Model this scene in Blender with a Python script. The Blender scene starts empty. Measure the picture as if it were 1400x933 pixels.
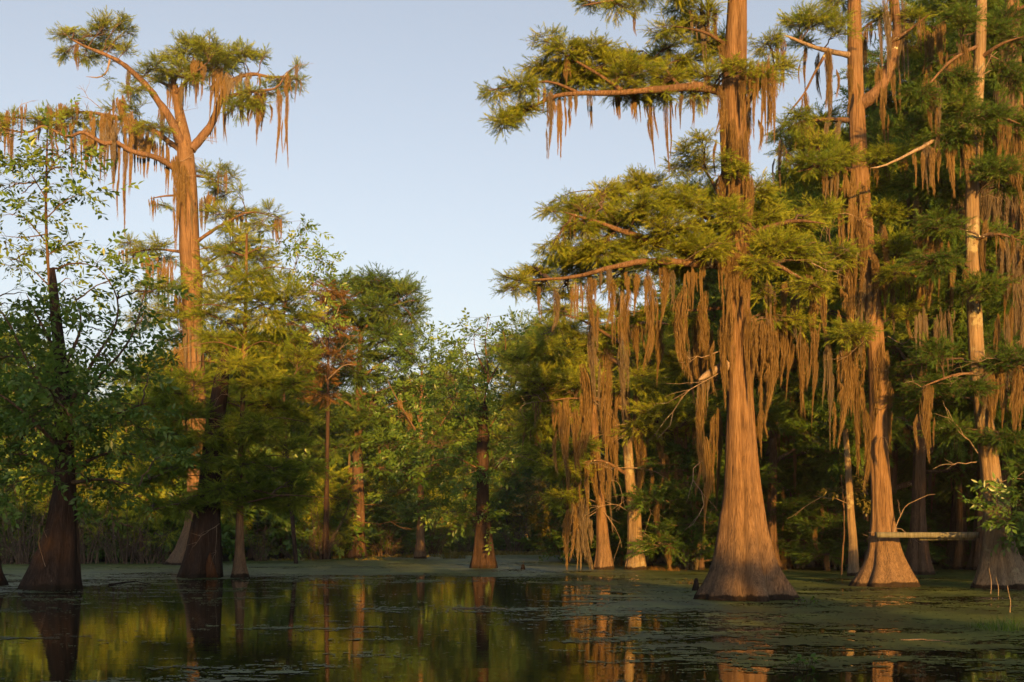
import bpy, math
import numpy as np
from mathutils import Vector, Matrix

# ---------------------------------------------------------------- scene basics
SC = bpy.context.scene
COL = SC.collection
FPX, HOR, CAMH = 1600.0, 735.0, 1.4          # focal length in photo pixels, horizon row, eye height
PI = math.pi
HAZE = 0.00022
SUN_EL, SUN_AZ = math.radians(9.0), math.radians(10.0)   # low sun behind the camera, a little to its right


def P(x, y, D):
    return np.array([(x - 700.0) / FPX * D, D, CAMH + (HOR - y) / FPX * D])


def depth(y):
    return CAMH * FPX / (y - HOR)


# ---------------------------------------------------------------- object helpers
def tag(o, label=None, cat=None, group=None, kind=None):
    if label: o['label'] = label
    if cat: o['category'] = cat
    if group: o['group'] = group
    if kind: o['kind'] = kind
    return o


def empty(name, loc, label, cat, group=None):
    o = bpy.data.objects.new(name, None)
    o.empty_display_size = 0.3
    COL.objects.link(o)
    o.location = loc
    return tag(o, label, cat, group)


class MB:
    """collects vertices and faces, builds ONE mesh object"""
    def __init__(s):
        s.v, s.q, s.t, s.tint, s.n = [], [], [], [], 0

    def add(s, v, quads=None, tris=None, tint=0.5):
        v = np.asarray(v, dtype=np.float32).reshape(-1, 3)
        s.v.append(v)
        if quads is not None and len(quads): s.q.append(np.asarray(quads, dtype=np.int32).reshape(-1, 4) + s.n)
        if tris is not None and len(tris): s.t.append(np.asarray(tris, dtype=np.int32).reshape(-1, 3) + s.n)
        s.tint.append(np.broadcast_to(np.asarray(tint, dtype=np.float32), (len(v),)))
        s.n += len(v)

    def mesh(s, name, smooth=False):
        me = bpy.data.meshes.new(name)
        if not s.v: return me
        v = np.concatenate(s.v)
        q = np.concatenate(s.q) if s.q else np.zeros((0, 4), np.int32)
        t = np.concatenate(s.t) if s.t else np.zeros((0, 3), np.int32)
        me.vertices.add(len(v)); me.vertices.foreach_set('co', v.ravel())
        nl = q.size + t.size
        me.loops.add(nl)
        me.loops.foreach_set('vertex_index', np.concatenate([q.ravel(), t.ravel()]).astype(np.int32))
        me.polygons.add(len(q) + len(t))
        st = np.concatenate([np.arange(len(q)) * 4, q.size + np.arange(len(t)) * 3]).astype(np.int32)
        me.polygons.foreach_set('loop_start', st)
        if smooth: me.polygons.foreach_set('use_smooth', np.ones(len(st), dtype=bool))
        a = me.attributes.new('tint', 'FLOAT', 'POINT')
        a.data.foreach_set('value', np.concatenate(s.tint).astype(np.float32))
        me.update(calc_edges=True)
        return me

    def build(s, name, mat, parent=None, smooth=False):
        return link(name, s.mesh(name, smooth), mat, parent)


def link(name, me, mat, parent=None):
    if mat and not me.materials: me.materials.append(mat)
    o = bpy.data.objects.new(name, me)
    COL.objects.link(o)
    if parent: o.parent = parent
    return o


def unit(a):
    return a / np.maximum(np.linalg.norm(a, axis=-1, keepdims=True), 1e-9)


def tubes(mb, Pts, R, n=4, tint=0.5):
    """batch of tubes: Pts (B,K,3), R (B,K)"""
    Pts = np.asarray(Pts, float); R = np.asarray(R, float)
    B, K = R.shape
    T = np.empty_like(Pts)
    T[:, 1:-1] = Pts[:, 2:] - Pts[:, :-2]; T[:, 0] = Pts[:, 1] - Pts[:, 0]; T[:, -1] = Pts[:, -1] - Pts[:, -2]
    T = unit(T)
    m = unit(Pts[:, -1] - Pts[:, 0])
    ref = np.where(np.abs(m[:, 2:3]) > 0.75, np.array([[0.3, 1, 0.0]]), np.array([[0, 0.1, 1.0]]))[:, None, :]
    A = unit(np.cross(T, np.broadcast_to(ref, T.shape))); Bv = np.cross(T, A)
    th = np.arange(n) * 2 * PI / n
    ring = (A[:, :, None, :] * np.cos(th)[None, None, :, None] + Bv[:, :, None, :] * np.sin(th)[None, None, :, None])
    V = Pts[:, :, None, :] + ring * R[:, :, None, None]
    idx = np.arange(B * K * n).reshape(B, K, n)
    a = idx[:, :-1, :]; b = np.roll(a, -1, axis=2); d = idx[:, 1:, :]; c = np.roll(d, -1, axis=2)
    Q = np.stack([a, b, c, d], axis=-1).reshape(-1, 4)
    mb.add(V.reshape(-1, 3), quads=Q, tint=tint)


def spline(pts, m):
    """Catmull-Rom through pts (n,k) -> m samples"""
    p = np.asarray(pts, float)
    if len(p) == 2: p = np.array([p[0], (p[0] + p[1]) / 2, p[1]])
    n = len(p)
    q = np.vstack([2 * p[0] - p[1], p, 2 * p[-1] - p[-2]])
    d = np.concatenate([[0], np.cumsum(np.linalg.norm(np.diff(p[:, :3], axis=0), axis=1) + 1e-6)])
    u = np.interp(np.linspace(0, d[-1], m), d, np.arange(n))
    i = np.minimum(u.astype(int), n - 2); f = (u - i)[:, None]
    p0, p1, p2, p3 = q[i], q[i + 1], q[i + 2], q[i + 3]
    return 0.5 * ((2 * p1) + (-p0 + p2) * f + (2 * p0 - 5 * p1 + 4 * p2 - p3) * f ** 2 + (-p0 + 3 * p1 - 3 * p2 + p3) * f ** 3)


def vnoise(x, y, seed=0):
    """smooth 2D value noise in 0..1"""
    xi = np.floor(x).astype(np.int64); yi = np.floor(y).astype(np.int64)
    fx = x - xi; fy = y - yi
    fx = fx * fx * (3 - 2 * fx); fy = fy * fy * (3 - 2 * fy)

    def h(a, b):
        k = (a * 374761393 + b * 668265263 + seed * 974711) & 0xffffffff
        k = ((k ^ (k >> 13)) * 1274126177) & 0xffffffff
        return ((k ^ (k >> 16)) & 0xffff) / 65535.0
    return (h(xi, yi) * (1 - fx) + h(xi + 1, yi) * fx) * (1 - fy) + (h(xi, yi + 1) * (1 - fx) + h(xi + 1, yi + 1) * fx) * fy


def fbm(x, y, seed=0, o=4):
    s, a, t = 0.0, 0.5, 0.0
    for k in range(o):
        s = s + a * vnoise(x * 2 ** k, y * 2 ** k, seed + k * 17); t += a; a *= 0.55
    return s / t


# ---------------------------------------------------------------- materials
def nodes(name):
    m = bpy.data.materials.new(name); m.use_nodes = True
    nt = m.node_tree; nt.nodes.clear()
    out = nt.nodes.new('ShaderNodeOutputMaterial')
    return m, nt, out


def N(nt, typ, **kw):
    n = nt.nodes.new(typ)
    for k, v in kw.items():
        if k in n.inputs: n.inputs[k].default_value = v
        else: setattr(n, k, v)
    return n


def ramp(nt, stops, fac):
    r = nt.nodes.new('ShaderNodeValToRGB')
    e = r.color_ramp.elements
    e[0].position, e[0].color = stops[0][0], (*stops[0][1], 1)
    e[1].position, e[1].color = stops[-1][0], (*stops[-1][1], 1)
    for p, c in stops[1:-1]:
        k = e.new(p); k.color = (*c, 1)
    nt.links.new(fac, r.inputs[0])
    return r.outputs[0]


def mixc(nt, fac, a, b, mode='MIX'):
    m = nt.nodes.new('ShaderNodeMix'); m.data_type = 'RGBA'; m.blend_type = mode
    for sock, val in ((m.inputs[0], fac), (m.inputs[6], a), (m.inputs[7], b)):
        if hasattr(val, 'is_output'): nt.links.new(val, sock)
        else: sock.default_value = val if not isinstance(val, tuple) else (*val, 1)
    return m.outputs[2]


def bark_material(name, dark, mid, light, lichen=0.35, lichen_col=(0.42, 0.43, 0.30), wet=0.14, streak=1.0):
    m, nt, out = nodes(name); L = nt.links.new
    tc = N(nt, 'ShaderNodeTexCoord')
    mp = N(nt, 'ShaderNodeMapping'); mp.inputs['Scale'].default_value = (22, 22, 1.1)
    L(tc.outputs['Object'], mp.inputs[0])
    n1 = N(nt, 'ShaderNodeTexNoise', Scale=1.0, Detail=7.0, Roughness=0.65, Distortion=0.6); L(mp.outputs[0], n1.inputs['Vector'])
    mp2 = N(nt, 'ShaderNodeMapping'); mp2.inputs['Scale'].default_value = (60, 60, 2.4)
    L(tc.outputs['Object'], mp2.inputs[0])
    n2 = N(nt, 'ShaderNodeTexNoise', Scale=1.0, Detail=5.0, Roughness=0.6); L(mp2.outputs[0], n2.inputs['Vector'])
    big = N(nt, 'ShaderNodeTexNoise', Scale=1.1, Detail=4.0, Roughness=0.6); L(tc.outputs['Object'], big.inputs['Vector'])
    fine = mixc(nt, 0.5, n1.outputs[0], n2.outputs[0])
    c = ramp(nt, [(0.33, dark), (0.47, mid), (0.64, light)], fine)
    tone = ramp(nt, [(0.3, (0.62, 0.62, 0.62)), (0.7, (1.15, 1.1, 1.05))], big.outputs[0])
    c = mixc(nt, 0.8, c, tone, 'MULTIPLY')
    mp3 = N(nt, 'ShaderNodeMapping'); mp3.inputs['Scale'].default_value = (6, 6, 0.28)
    L(tc.outputs['Object'], mp3.inputs[0])
    n3 = N(nt, 'ShaderNodeTexNoise', Scale=1.0, Detail=6.0, Roughness=0.7, Distortion=0.8); L(mp3.outputs[0], n3.inputs['Vector'])
    streaks = ramp(nt, [(0.34, (0.42, 0.40, 0.38)), (0.47, (1, 1, 1)), (0.60, (1, 1, 1)), (0.70, (1.2, 1.24, 1.28))], n3.outputs[0])
    c = mixc(nt, 0.9, c, streaks, 'MULTIPLY')
    # pale lichen in blotches
    l1 = N(nt, 'ShaderNodeTexNoise', Scale=6.0, Detail=6.0, Roughness=0.72); L(tc.outputs['Object'], l1.inputs['Vector'])
    l2 = N(nt, 'ShaderNodeTexNoise', Scale=0.8, Detail=2.0); L(tc.outputs['Object'], l2.inputs['Vector'])
    s = N(nt, 'ShaderNodeMath', operation='MULTIPLY'); L(l1.outputs[0], s.inputs[0]); L(l2.outputs[0], s.inputs[1])
    lm = ramp(nt, [(0.42 - 0.25 * lichen, (0, 0, 0)), (0.47 - 0.25 * lichen, (1, 1, 1))], s.outputs[0])
    c = mixc(nt, lm, c, lichen_col)
    # bleached grey foot, and the stain left by the water
    if wet:
        g0 = N(nt, 'ShaderNodeNewGeometry'); sp0 = N(nt, 'ShaderNodeSeparateXYZ'); L(g0.outputs['Position'], sp0.inputs[0])
        a0 = N(nt, 'ShaderNodeMath', operation='MULTIPLY_ADD'); L(n1.outputs[0], a0.inputs[0]); a0.inputs[1].default_value = 2.2; L(sp0.outputs[2], a0.inputs[2])
        gm = N(nt, 'ShaderNodeMapRange'); L(a0.outputs[0], gm.inputs[0]); gm.inputs[1].default_value = 1.2; gm.inputs[2].default_value = 3.6; gm.inputs[3].default_value = 0.62 if mid[0] > 0.1 else 0.15; gm.inputs[4].default_value = 0.0
        gv = tuple(0.55 * v + 0.45 * sum(mid) / 3 for v in mid)
        gc = ramp(nt, [(0.40, tuple(0.45 * v for v in gv)), (0.52, gv), (0.64, tuple(1.5 * v for v in gv))], fine)
        c = mixc(nt, gm.outputs[0], c, gc)
        g = N(nt, 'ShaderNodeNewGeometry'); sp = N(nt, 'ShaderNodeSeparateXYZ'); L(g.outputs['Position'], sp.inputs[0])
        w = N(nt, 'ShaderNodeTexNoise', Scale=4.0, Detail=3.0); L(tc.outputs['Object'], w.inputs['Vector'])
        a = N(nt, 'ShaderNodeMath', operation='MULTIPLY_ADD'); L(w.outputs[0], a.inputs[0]); a.inputs[1].default_value = -0.22; L(sp.outputs[2], a.inputs[2])
        wm = ramp(nt, [(0.0, (1, 1, 1)), (0.04, (0, 0, 0))], a.outputs[0])
        c = mixc(nt, wm, c, (0.018, 0.013, 0.009))
    b = N(nt, 'ShaderNodeBump', Strength=1.0, Distance=0.06 * streak); L(fine, b.inputs['Height'])
    p = N(nt, 'ShaderNodeBsdfPrincipled', Roughness=0.9); p.inputs['Specular IOR Level'].default_value = 0.15
    L(c, p.inputs['Base Color']); L(b.outputs[0], p.inputs['Normal']); L(p.outputs[0], out.inputs[0])
    return m


def leaf_material(name, stops, trans=0.35, tcol=(0.10, 0.13, 0.012), rough=0.6, spec=0.0):
    m, nt, out = nodes(name); L = nt.links.new
    a = N(nt, 'ShaderNodeAttribute', attribute_name='tint')
    tc = N(nt, 'ShaderNodeTexCoord')
    n = N(nt, 'ShaderNodeTexNoise', Scale=0.9, Detail=2.0); L(tc.outputs['Object'], n.inputs['Vector'])
    s = N(nt, 'ShaderNodeMath', operation='MULTIPLY_ADD'); L(n.outputs[0], s.inputs[0]); s.inputs[1].default_value = 0.7; L(a.outputs['Fac'], s.inputs[2])
    s2 = N(nt, 'ShaderNodeMath', operation='SUBTRACT'); L(s.outputs[0], s2.inputs[0]); s2.inputs[1].default_value = 0.35
    c = ramp(nt, stops, s2.outputs[0])
    d = N(nt, 'ShaderNodeBsdfDiffuse'); L(c, d.inputs[0])
    t = N(nt, 'ShaderNodeBsdfTranslucent'); L(mixc(nt, 0.45, c, tcol), t.inputs[0])
    mx = N(nt, 'ShaderNodeMixShader'); mx.inputs[0].default_value = trans
    L(d.outputs[0], mx.inputs[1]); L(t.outputs[0], mx.inputs[2])
    res = mx.outputs[0]
    if spec:
        g = N(nt, 'ShaderNodeBsdfGlossy', Roughness=0.35); g.inputs[0].default_value = (0.9, 0.95, 1, 1)
        m2 = N(nt, 'ShaderNodeMixShader'); m2.inputs[0].default_value = spec
        L(res, m2.inputs[1]); L(g.outputs[0], m2.inputs[2]); res = m2.outputs[0]
    L(res, out.inputs[0])
    return m


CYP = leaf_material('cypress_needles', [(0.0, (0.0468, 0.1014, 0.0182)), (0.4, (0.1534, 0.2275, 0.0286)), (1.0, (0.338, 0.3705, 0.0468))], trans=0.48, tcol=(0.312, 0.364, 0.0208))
CYPD = leaf_material('dark_cypress_needles', [(0.0, (0.026, 0.0624, 0.0169)), (0.5, (0.0676, 0.1365, 0.026)), (1.0, (0.156, 0.2145, 0.0364))], trans=0.42, tcol=(0.13, 0.208, 0.0182))  # darker needles; shade of the right stand is put into the colour
RUST = leaf_material('rusty_needles', [(0.0, (0.066, 0.0495, 0.0165)), (0.5, (0.143, 0.0825, 0.0275)), (1.0, (0.187, 0.11, 0.033))], tcol=(0.165, 0.077, 0.011))
BROAD = leaf_material('broad_leaves', [(0.0, (0.040, 0.095, 0.019)), (0.5, (0.088, 0.170, 0.027)), (1.0, (0.18, 0.24, 0.038))], trans=0.42, tcol=(0.14, 0.22, 0.016), spec=0.02)
GOLD = leaf_material('golden_leaves', [(0.0, (0.057, 0.07125, 0.0114)), (0.5, (0.1235, 0.114, 0.019)), (1.0, (0.228, 0.171, 0.0475))], tcol=(0.152, 0.1425, 0.0114), spec=0.02)  # yellower leaf colour than the broad leaves
MOSS = leaf_material('spanish_moss', [(0.0, (0.088, 0.060, 0.027)), (0.5, (0.150, 0.105, 0.046)), (1.0, (0.205, 0.150, 0.070))], trans=0.3, tcol=(0.144, 0.0864, 0.036))
MOSSG = leaf_material('grey_moss', [(0.0, (0.0648, 0.054, 0.03744)), (0.5, (0.1116, 0.09216, 0.06336)), (1.0, (0.1584, 0.1332, 0.0936))], trans=0.2, tcol=(0.108, 0.0864, 0.0576))
BARK = bark_material('cypress_bark', (0.0297, 0.01782, 0.0099), (0.1254, 0.0792, 0.04158), (0.2046, 0.1419, 0.0825), lichen=0.16, lichen_col=(0.2178, 0.1914, 0.1122))
BARKD = bark_material('dark_shade_bark', (0.01188, 0.00792, 0.00594), (0.033, 0.02112, 0.01518), (0.066, 0.04356, 0.03234), lichen=0.12, lichen_col=(0.132, 0.1188, 0.0858))  # dark bark; on the thin left trunks shade is put into the colour
BARKL = bark_material('lichen_bark', (0.066, 0.04752, 0.02772), (0.165, 0.1221, 0.0726), (0.198, 0.1584, 0.099), lichen=0.55, lichen_col=(0.2244, 0.2046, 0.1254))
BARKB = bark_material('shaded_bark', (0.0264, 0.0165, 0.01056), (0.0693, 0.04488, 0.0297), (0.1188, 0.0825, 0.0561), lichen=0.25, lichen_col=(0.165, 0.1518, 0.099))  # darker bark copy; shade among the trees is put into its colour
TWIG = bark_material('twig_bark', (0.033, 0.02376, 0.01716), (0.0792, 0.0594, 0.0429), (0.132, 0.1023, 0.0759), lichen=0.2, wet=0)
DEAD = bark_material('bleached_wood', (0.1056, 0.0825, 0.0594), (0.198, 0.1584, 0.1188), (0.2772, 0.231, 0.1782), lichen=0.2, wet=0)
LIMB = bark_material('limb_bark', (0.0396, 0.02376, 0.01452), (0.1056, 0.06732, 0.04092), (0.1782, 0.1221, 0.0792), lichen=0.2, wet=0)


# ---------------------------------------------------------------- foliage templates
def needle_template(seed, nl=14, length=1.0, ang=0.8, w=0.05):
    """feathery cypress spray, unit length along +x"""
    r = np.random.default_rng(seed)
    V, T = [], []
    for i in range(nl):
        s = (i + 0.4) / nl
        l = 0.19 * (0.55 + 0.9 * math.sin(PI * min(1, 0.18 + s * 0.86))) * r.uniform(0.8, 1.15)
        for sd in (-1, 1):
            b = np.array([s, 0, -0.12 * s * s])
            a = ang * r.uniform(0.55, 1.4)
            tip = b + l * np.array([math.cos(a), sd * math.sin(a), r.uniform(-0.6, 0.5)])
            k = len(V)
            V += [b - [w * 0.5, 0, 0], b + [w * 0.6, 0, r.uniform(-.02, .02)], tip]
            T.append([k, k + 1, k + 2])
    k = len(V)
    V += [[0, -0.014, 0], [0, 0.014, 0], [1.05, 0, -0.13]]
    T.append([k, k + 1, k + 2])
    return np.array(V, float), None, np.array(T)


def leaf_template(seed, n=6, ll=0.42, lw=0.2, stem=True):
    """broad-leaved twig, unit length along +x"""
    r = np.random.default_rng(seed)
    V, Q, T = [], [], []
    for i in range(n):
        s = 0.25 + 0.75 * i / (n - 1)
        sd = 1 if i % 2 else -1
        a = r.uniform(0.5, 1.1) * sd * (0.25 if i == n - 1 else 1)
        d = unit(np.array([math.cos(a), math.sin(a), r.uniform(-0.75, 0.15)]))
        side = unit(np.cross(d, [r.uniform(-.5, .5), r.uniform(-.3, .3), 1.0])); up = np.cross(side, d)
        l = ll * r.uniform(0.75, 1.2); w = lw * r.uniform(0.8, 1.15)
        b = np.array([s, 0, -0.1 * s * s])
        k = len(V)
        V += [b, b + d * l * .42 + side * w * .5 + up * w * .16, b + d * l * .42 - side * w * .5 + up * w * .16, b + d * l, b + d * l * .45]
        T += [[k, k + 4, k + 1], [k, k + 2, k + 4], [k + 4, k + 3, k + 1], [k + 4, k + 2, k + 3]]
    k = len(V)
    V += [[0, -0.012, 0], [0, 0.012, 0], [1.0, 0, -0.1]]
    T.append([k, k + 1, k + 2])
    return np.array(V, float), None, np.array(T)


NEEDLE = [needle_template(i) for i in range(4)]
NEEDLE_FAR = [needle_template(20 + i, nl=9, w=0.085) for i in range(3)]
LEAF = [leaf_template(40 + i) for i in range(4)]
LEAF_BIG = [leaf_template(60 + i, n=7, ll=0.5, lw=0.22) for i in range(3)]


def stamp(mb, tmpl, pos, axis, nrm, size, tint, r):
    """put templates at pos along axis with normal nrm"""
    if len(pos) == 0: return
    axis = unit(axis); side = unit(np.cross(nrm, axis)); nn = np.cross(axis, side)
    pick = r.integers(0, len(tmpl), len(pos))
    for k, (V, Q, T) in enumerate(tmpl):
        s = pick == k
        m = int(s.sum())
        if not m: continue
        A, S, Nn, p, z = axis[s], side[s], nn[s], pos[s], size[s]
        W = (V[None, :, 0, None] * A[:, None] + V[None, :, 1, None] * S[:, None] + V[None, :, 2, None] * Nn[:, None]) * z[:, None, None] + p[:, None]
        tri = (T[None] + (np.arange(m) * len(V))[:, None, None]).reshape(-1, 3)
        mb.add(W.reshape(-1, 3), tris=tri, tint=np.repeat(tint[s], len(V)))


# ---------------------------------------------------------------- spanish moss templates (unit size: 1 wide, hanging from 0 to -1)
def moss_mesh(seed, wide, n=260, w=0.05, fuzz=900):
    """a ragged drape of many thin strands, in tassels that start and end at different heights"""
    r = np.random.default_rng(seed)
    mb = MB()
    K = 11
    tt = np.linspace(0, 1, K)
    nt = r.integers(6, 11) if wide else r.integers(3, 6)
    tx = np.sort(r.uniform(-0.5, 0.5, nt)) if wide else r.normal(0, 0.17, nt)
    tz = -r.uniform(0, 0.30, nt) ** 1.2 if wide else -r.uniform(0, 0.55, nt) * (np.arange(nt) > 0)
    tl = r.uniform(0.10, 1.0, nt) ** 1.5; tl[nt // 2 if wide else 0] = 1.0
    if not wide: tl[1:] = r.uniform(0.12, 0.6, nt - 1)
    tl = np.minimum(tl, 1.0 + tz)
    tw = (r.uniform(0.08, 0.20, nt) if wide else np.where(np.arange(nt) == 0, 0.40, r.uniform(0.08, 0.22, nt))) * (0.5 + 0.5 * tl)
    lean = r.normal(0, 0.10, nt); bend = r.normal(0, 0.10, nt)
    q = r.choice(nt, n, p=(tl ** 1.3 + 0.1) / (tl ** 1.3 + 0.1).sum())
    off = r.normal(0, 0.5, (n, 2)); off /= np.maximum(1, np.linalg.norm(off, axis=1))[:, None]
    dist = np.linalg.norm(off, axis=1)
    L = tl[q] * np.clip(1.05 - 0.7 * dist, 0.1, 1) * r.uniform(0.2, 1.0, n) ** 1.15
    st = r.uniform(0, 0.72, n) ** 1.5 * tl[q]                  # many strands spring from further down the tassel
    L = np.minimum(L, np.maximum(0.06, 1.04 * tl[q] - st))
    gt = np.clip((st[:, None] + L[:, None] * tt[None]) / tl[q][:, None], 0, 1.1)
    prof = (0.30 + 0.8 * np.clip(gt / 0.22, 0, 1)) * (1 - 0.96 * np.clip(gt, 0, 1) ** 0.85)
    wob = np.cumsum(r.normal(0, 1, (n, K, 2)), axis=1) / math.sqrt(K)
    wob = 0.55 * wob + 0.06 * np.sin(tt[None, :, None] * r.uniform(8, 22, (n, 1, 2)) + r.uniform(0, 6, (n, 1, 2)))
    wig = 0.030 if wide else 0.055
    sway = (lean[q][:, None] * gt + bend[q][:, None] * np.sin(gt * 4.0)) * (0.35 if wide else 1.0)
    X = tx[q][:, None] + off[:, :1] * tw[q][:, None] * prof + wob[:, :, 0] * wig + sway
    Y = off[:, 1:] * tw[q][:, None] * prof + wob[:, :, 1] * wig + (r.normal(0, .12, nt)[q])[:, None]
    Z = (tz[q] - st)[:, None] - L[:, None] * tt[None] + 0.02
    C = np.stack([X, Y, Z], -1)
    phi = r.uniform(0, PI, n)[:, None] + tt[None] * r.uniform(-2, 2, (n, 1))
    ww = w * r.uniform(0.5, 1.2, (n, 1)) * (1 - 0.75 * tt[None] ** 2) * r.uniform(0.7, 1.3, (n, K))
    S = np.stack([np.cos(phi), np.sin(phi), np.zeros_like(phi)], -1) * ww[..., None] * 0.5
    V = np.stack([C - S, C + S], 2)
    idx = np.arange(n * K * 2).reshape(n, K, 2)
    Q = np.stack([idx[:, :-1, 0], idx[:, :-1, 1], idx[:, 1:, 1], idx[:, 1:, 0]], -1)
    tint = np.repeat(np.clip(r.normal(0.5, 0.16, n), 0, 1), K * 2)
    mb.add(V.reshape(-1, 3), quads=Q.reshape(-1, 4), tint=tint)
    # loose curls along the strands
    i = r.integers(0, n, fuzz); k = r.integers(1, K - 1, fuzz)
    b = C[i, k]; a = r.uniform(0, 2 * PI, fuzz)
    o = np.stack([np.cos(a), np.sin(a), np.zeros(fuzz)], -1)
    e = b + o * r.uniform(0.01, 0.10, (fuzz, 1)) * (1.0 if not wide else .4) + np.array([0, 0, -1]) * r.uniform(0.03, 0.12, (fuzz, 1))
    sd = np.stack([-np.sin(a), np.cos(a), np.zeros(fuzz)], -1) * 0.009
    V = np.stack([b - sd + [0, 0, .008], b + sd - [0, 0, .008], e], 1)
    mb.add(V.reshape(-1, 3), tris=np.arange(fuzz * 3).reshape(-1, 3), tint=np.repeat(r.uniform(0.3, 0.9, fuzz), 3))
    return mb.mesh('moss_drape')


MOSS_ROPE = [moss_mesh(k, False, n=360, w=0.023, fuzz=1500) for k in range(1, 7)]
MOSS_WIDE = [moss_mesh(k, True, n=760, w=0.0095, fuzz=2600) for k in range(11, 17)]
for _m in MOSS_ROPE + MOSS_WIDE: _m.materials.append(MOSS)
MOSSG_ROPE = [m.copy() for m in MOSS_ROPE]; MOSSG_WIDE = [m.copy() for m in MOSS_WIDE]
for _m in MOSSG_ROPE + MOSSG_WIDE: _m.materials[0] = MOSSG


# ---------------------------------------------------------------- tree builder
class Tree:
    def __init__(s, name, label, base, cat='tree', group=None, seed=1, bark=BARK, leaf=CYP, limbmat=LIMB, grey=False, sl=None, dens=1.0, tmpl=None, tint=0.5, kindb=False, shag=1.0):
        s.base = np.array(base, float)
        s.D = s.base[1]
        s.root = empty(name, s.base, label, cat, group)
        s.r = np.random.default_rng(seed)
        s.bark, s.leaf, s.limbmat, s.grey = bark, leaf, limbmat, grey
        s.pts = []            # skeleton points to hang pads on
        s.crown, s.twigs = MB(), MB()
        s.sl = sl or (0.21 if s.D < 36 else 0.34 if s.D < 56 else 0.44)
        s.dens = dens
        s.tmpl = tmpl or (NEEDLE if s.D < 56 else NEEDLE_FAR)
        s.tint = tint
        s.kindb = kindb
        s.limbs = []

    def p(s, x, y, dd=0.0):
        return P(x, y, s.D + dd) - s.base

    def m(s, px):
        return px / FPX * s.D

    # trunk from rows (y, xl, xr) in photo pixels
    def trunk_px(s, rows, flute=0.16, nf=None, name='trunk', lean=0.0, mat=None, cap=True):
        rows = sorted(rows, key=lambda q: -q[0])
        pr = []
        for y, a, b in rows:
            c = s.p((a + b) / 2, y); pr.append((c[2], c[0], lean * c[2], (b - a) / 2 / FPX * s.D * 0.95))
        return s.trunk(pr, flute, name, mat, cap)

    def trunk(s, prof, flute=0.16, name='trunk', mat=None, cap=True):
        """prof rows (z, x, y, radius) from the water up"""
        pr = np.array(prof, float)
        z0, z1 = pr[0, 0], pr[-1, 0]
        zs = [z0 - 0.5]; z = z0
        while z < z1:
            zs.append(z); z += 0.09 + 0.045 * max(0, z - z0)
            if zs[-1] - z0 > 7: z += 0.05
        zs.append(z1); zs = np.array(zs); K = len(zs)
        zz = np.clip(zs, z0, z1)
        # smooth profile
        cx = np.interp(zz, pr[:, 0], pr[:, 1]); cy = np.interp(zz, pr[:, 0], pr[:, 2]); rr = np.interp(zz, pr[:, 0], pr[:, 3])
        for _ in range(2):
            for a in (cx, cy, rr): a[1:-1] = 0.25 * a[:-2] + 0.5 * a[1:-1] + 0.25 * a[2:]
        rr[0] *= 1.02
        n = 44 if rr.max() > 0.35 else 26
        th = np.arange(n) * 2 * PI / n
        r = s.r
        rmin = np.percentile(rr, 30)
        fl = np.clip((rr - rmin) / max(rr.max() - rmin, 1e-3), 0, 1) ** 0.8
        ph = r.uniform(0, 2 * PI, 6)
        ks = [5, 7, 11, 16]
        am = [0.5, 0.6, 0.40, 0.30]
        mod = sum(a * np.cos(k * th[None] + p_ + 0.5 * np.sin(zz[:, None] * 0.7 + p_)) for k, a, p_ in zip(ks, am, ph))
        mod = np.where(mod > 0, mod * 0.7, mod)
        wob = 0.085 * (fbm(th[None] / PI * 4 + 31, zz[:, None] * 1.1 + 9, int(ph[0] * 50)) - 0.5) * 2
        fine = 0.05 * (fbm(th[None] / PI * 14 + 3, zz[:, None] * 0.8, int(ph[1] * 60)) - 0.5) * 2
        R = rr[:, None] * (1 + flute * (0.22 + fl[:, None]) * mod * 0.8 + wob + fine)
        V = np.stack([cx[:, None] + R * np.cos(th), cy[:, None] + R * np.sin(th), np.broadcast_to(zs[:, None], R.shape)], -1)
        idx = np.arange(K * n).reshape(K, n)
        a = idx[:-1]; b = np.roll(a, -1, 1); d = idx[1:]; c = np.roll(d, -1, 1)
        mb = MB()
        tris = []
        Vv = V.reshape(-1, 3)
        if cap:
            Vv = np.vstack([Vv, [[cx[-1], cy[-1], zs[-1] + rr[-1] * 0.3]]])
            tris = [[idx[-1, i], idx[-1, (i + 1) % n], K * n] for i in range(n)]
        mb.add(Vv, quads=np.stack([a, b, c, d], -1).reshape(-1, 4), tris=tris)
        o = mb.build(name, mat or s.bark, s.root, smooth=True)
        s.prof = (zs, cx, cy, rr)
        for i in range(0, K, 3): s.pts.append((cx[i], cy[i], zs[i]))
        return o

    def limb(s, pts, r0, r1, px=True, name='limb', mat=None, jit=0.3):
        """pts: photo pixels (x, y[, depth offset]) or metres"""
        if px: pts = [s.p(*q) for q in pts]
        pts = np.array(pts, float)
        L = np.linalg.norm(np.diff(pts, axis=0), axis=1).sum()
        K = max(6, int(L / 0.22))
        c = spline(pts, K)
        t = np.linspace(0, 1, K)
        j = np.cumsum(s.r.normal(0, 1, (K, 3)), axis=0); j -= np.outer(t, j[-1]) + np.outer(1 - t, j[0])
        c = c + j * 0.025 * jit * L / math.sqrt(K)
        rad = (r0 + (r1 - r0) * t ** 0.75) * s.r.uniform(0.88, 1.12, K)
        rad[-1] *= 0.4
        mb = MB(); tubes(mb, c[None], rad[None], 9 if r0 > 0.07 else 6)
        mb.build(name, mat or s.limbmat, s.root, smooth=True)
        s.pts += [tuple(q) for q in c[1:]]
        s.limbs.append(c)
        return c

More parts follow.
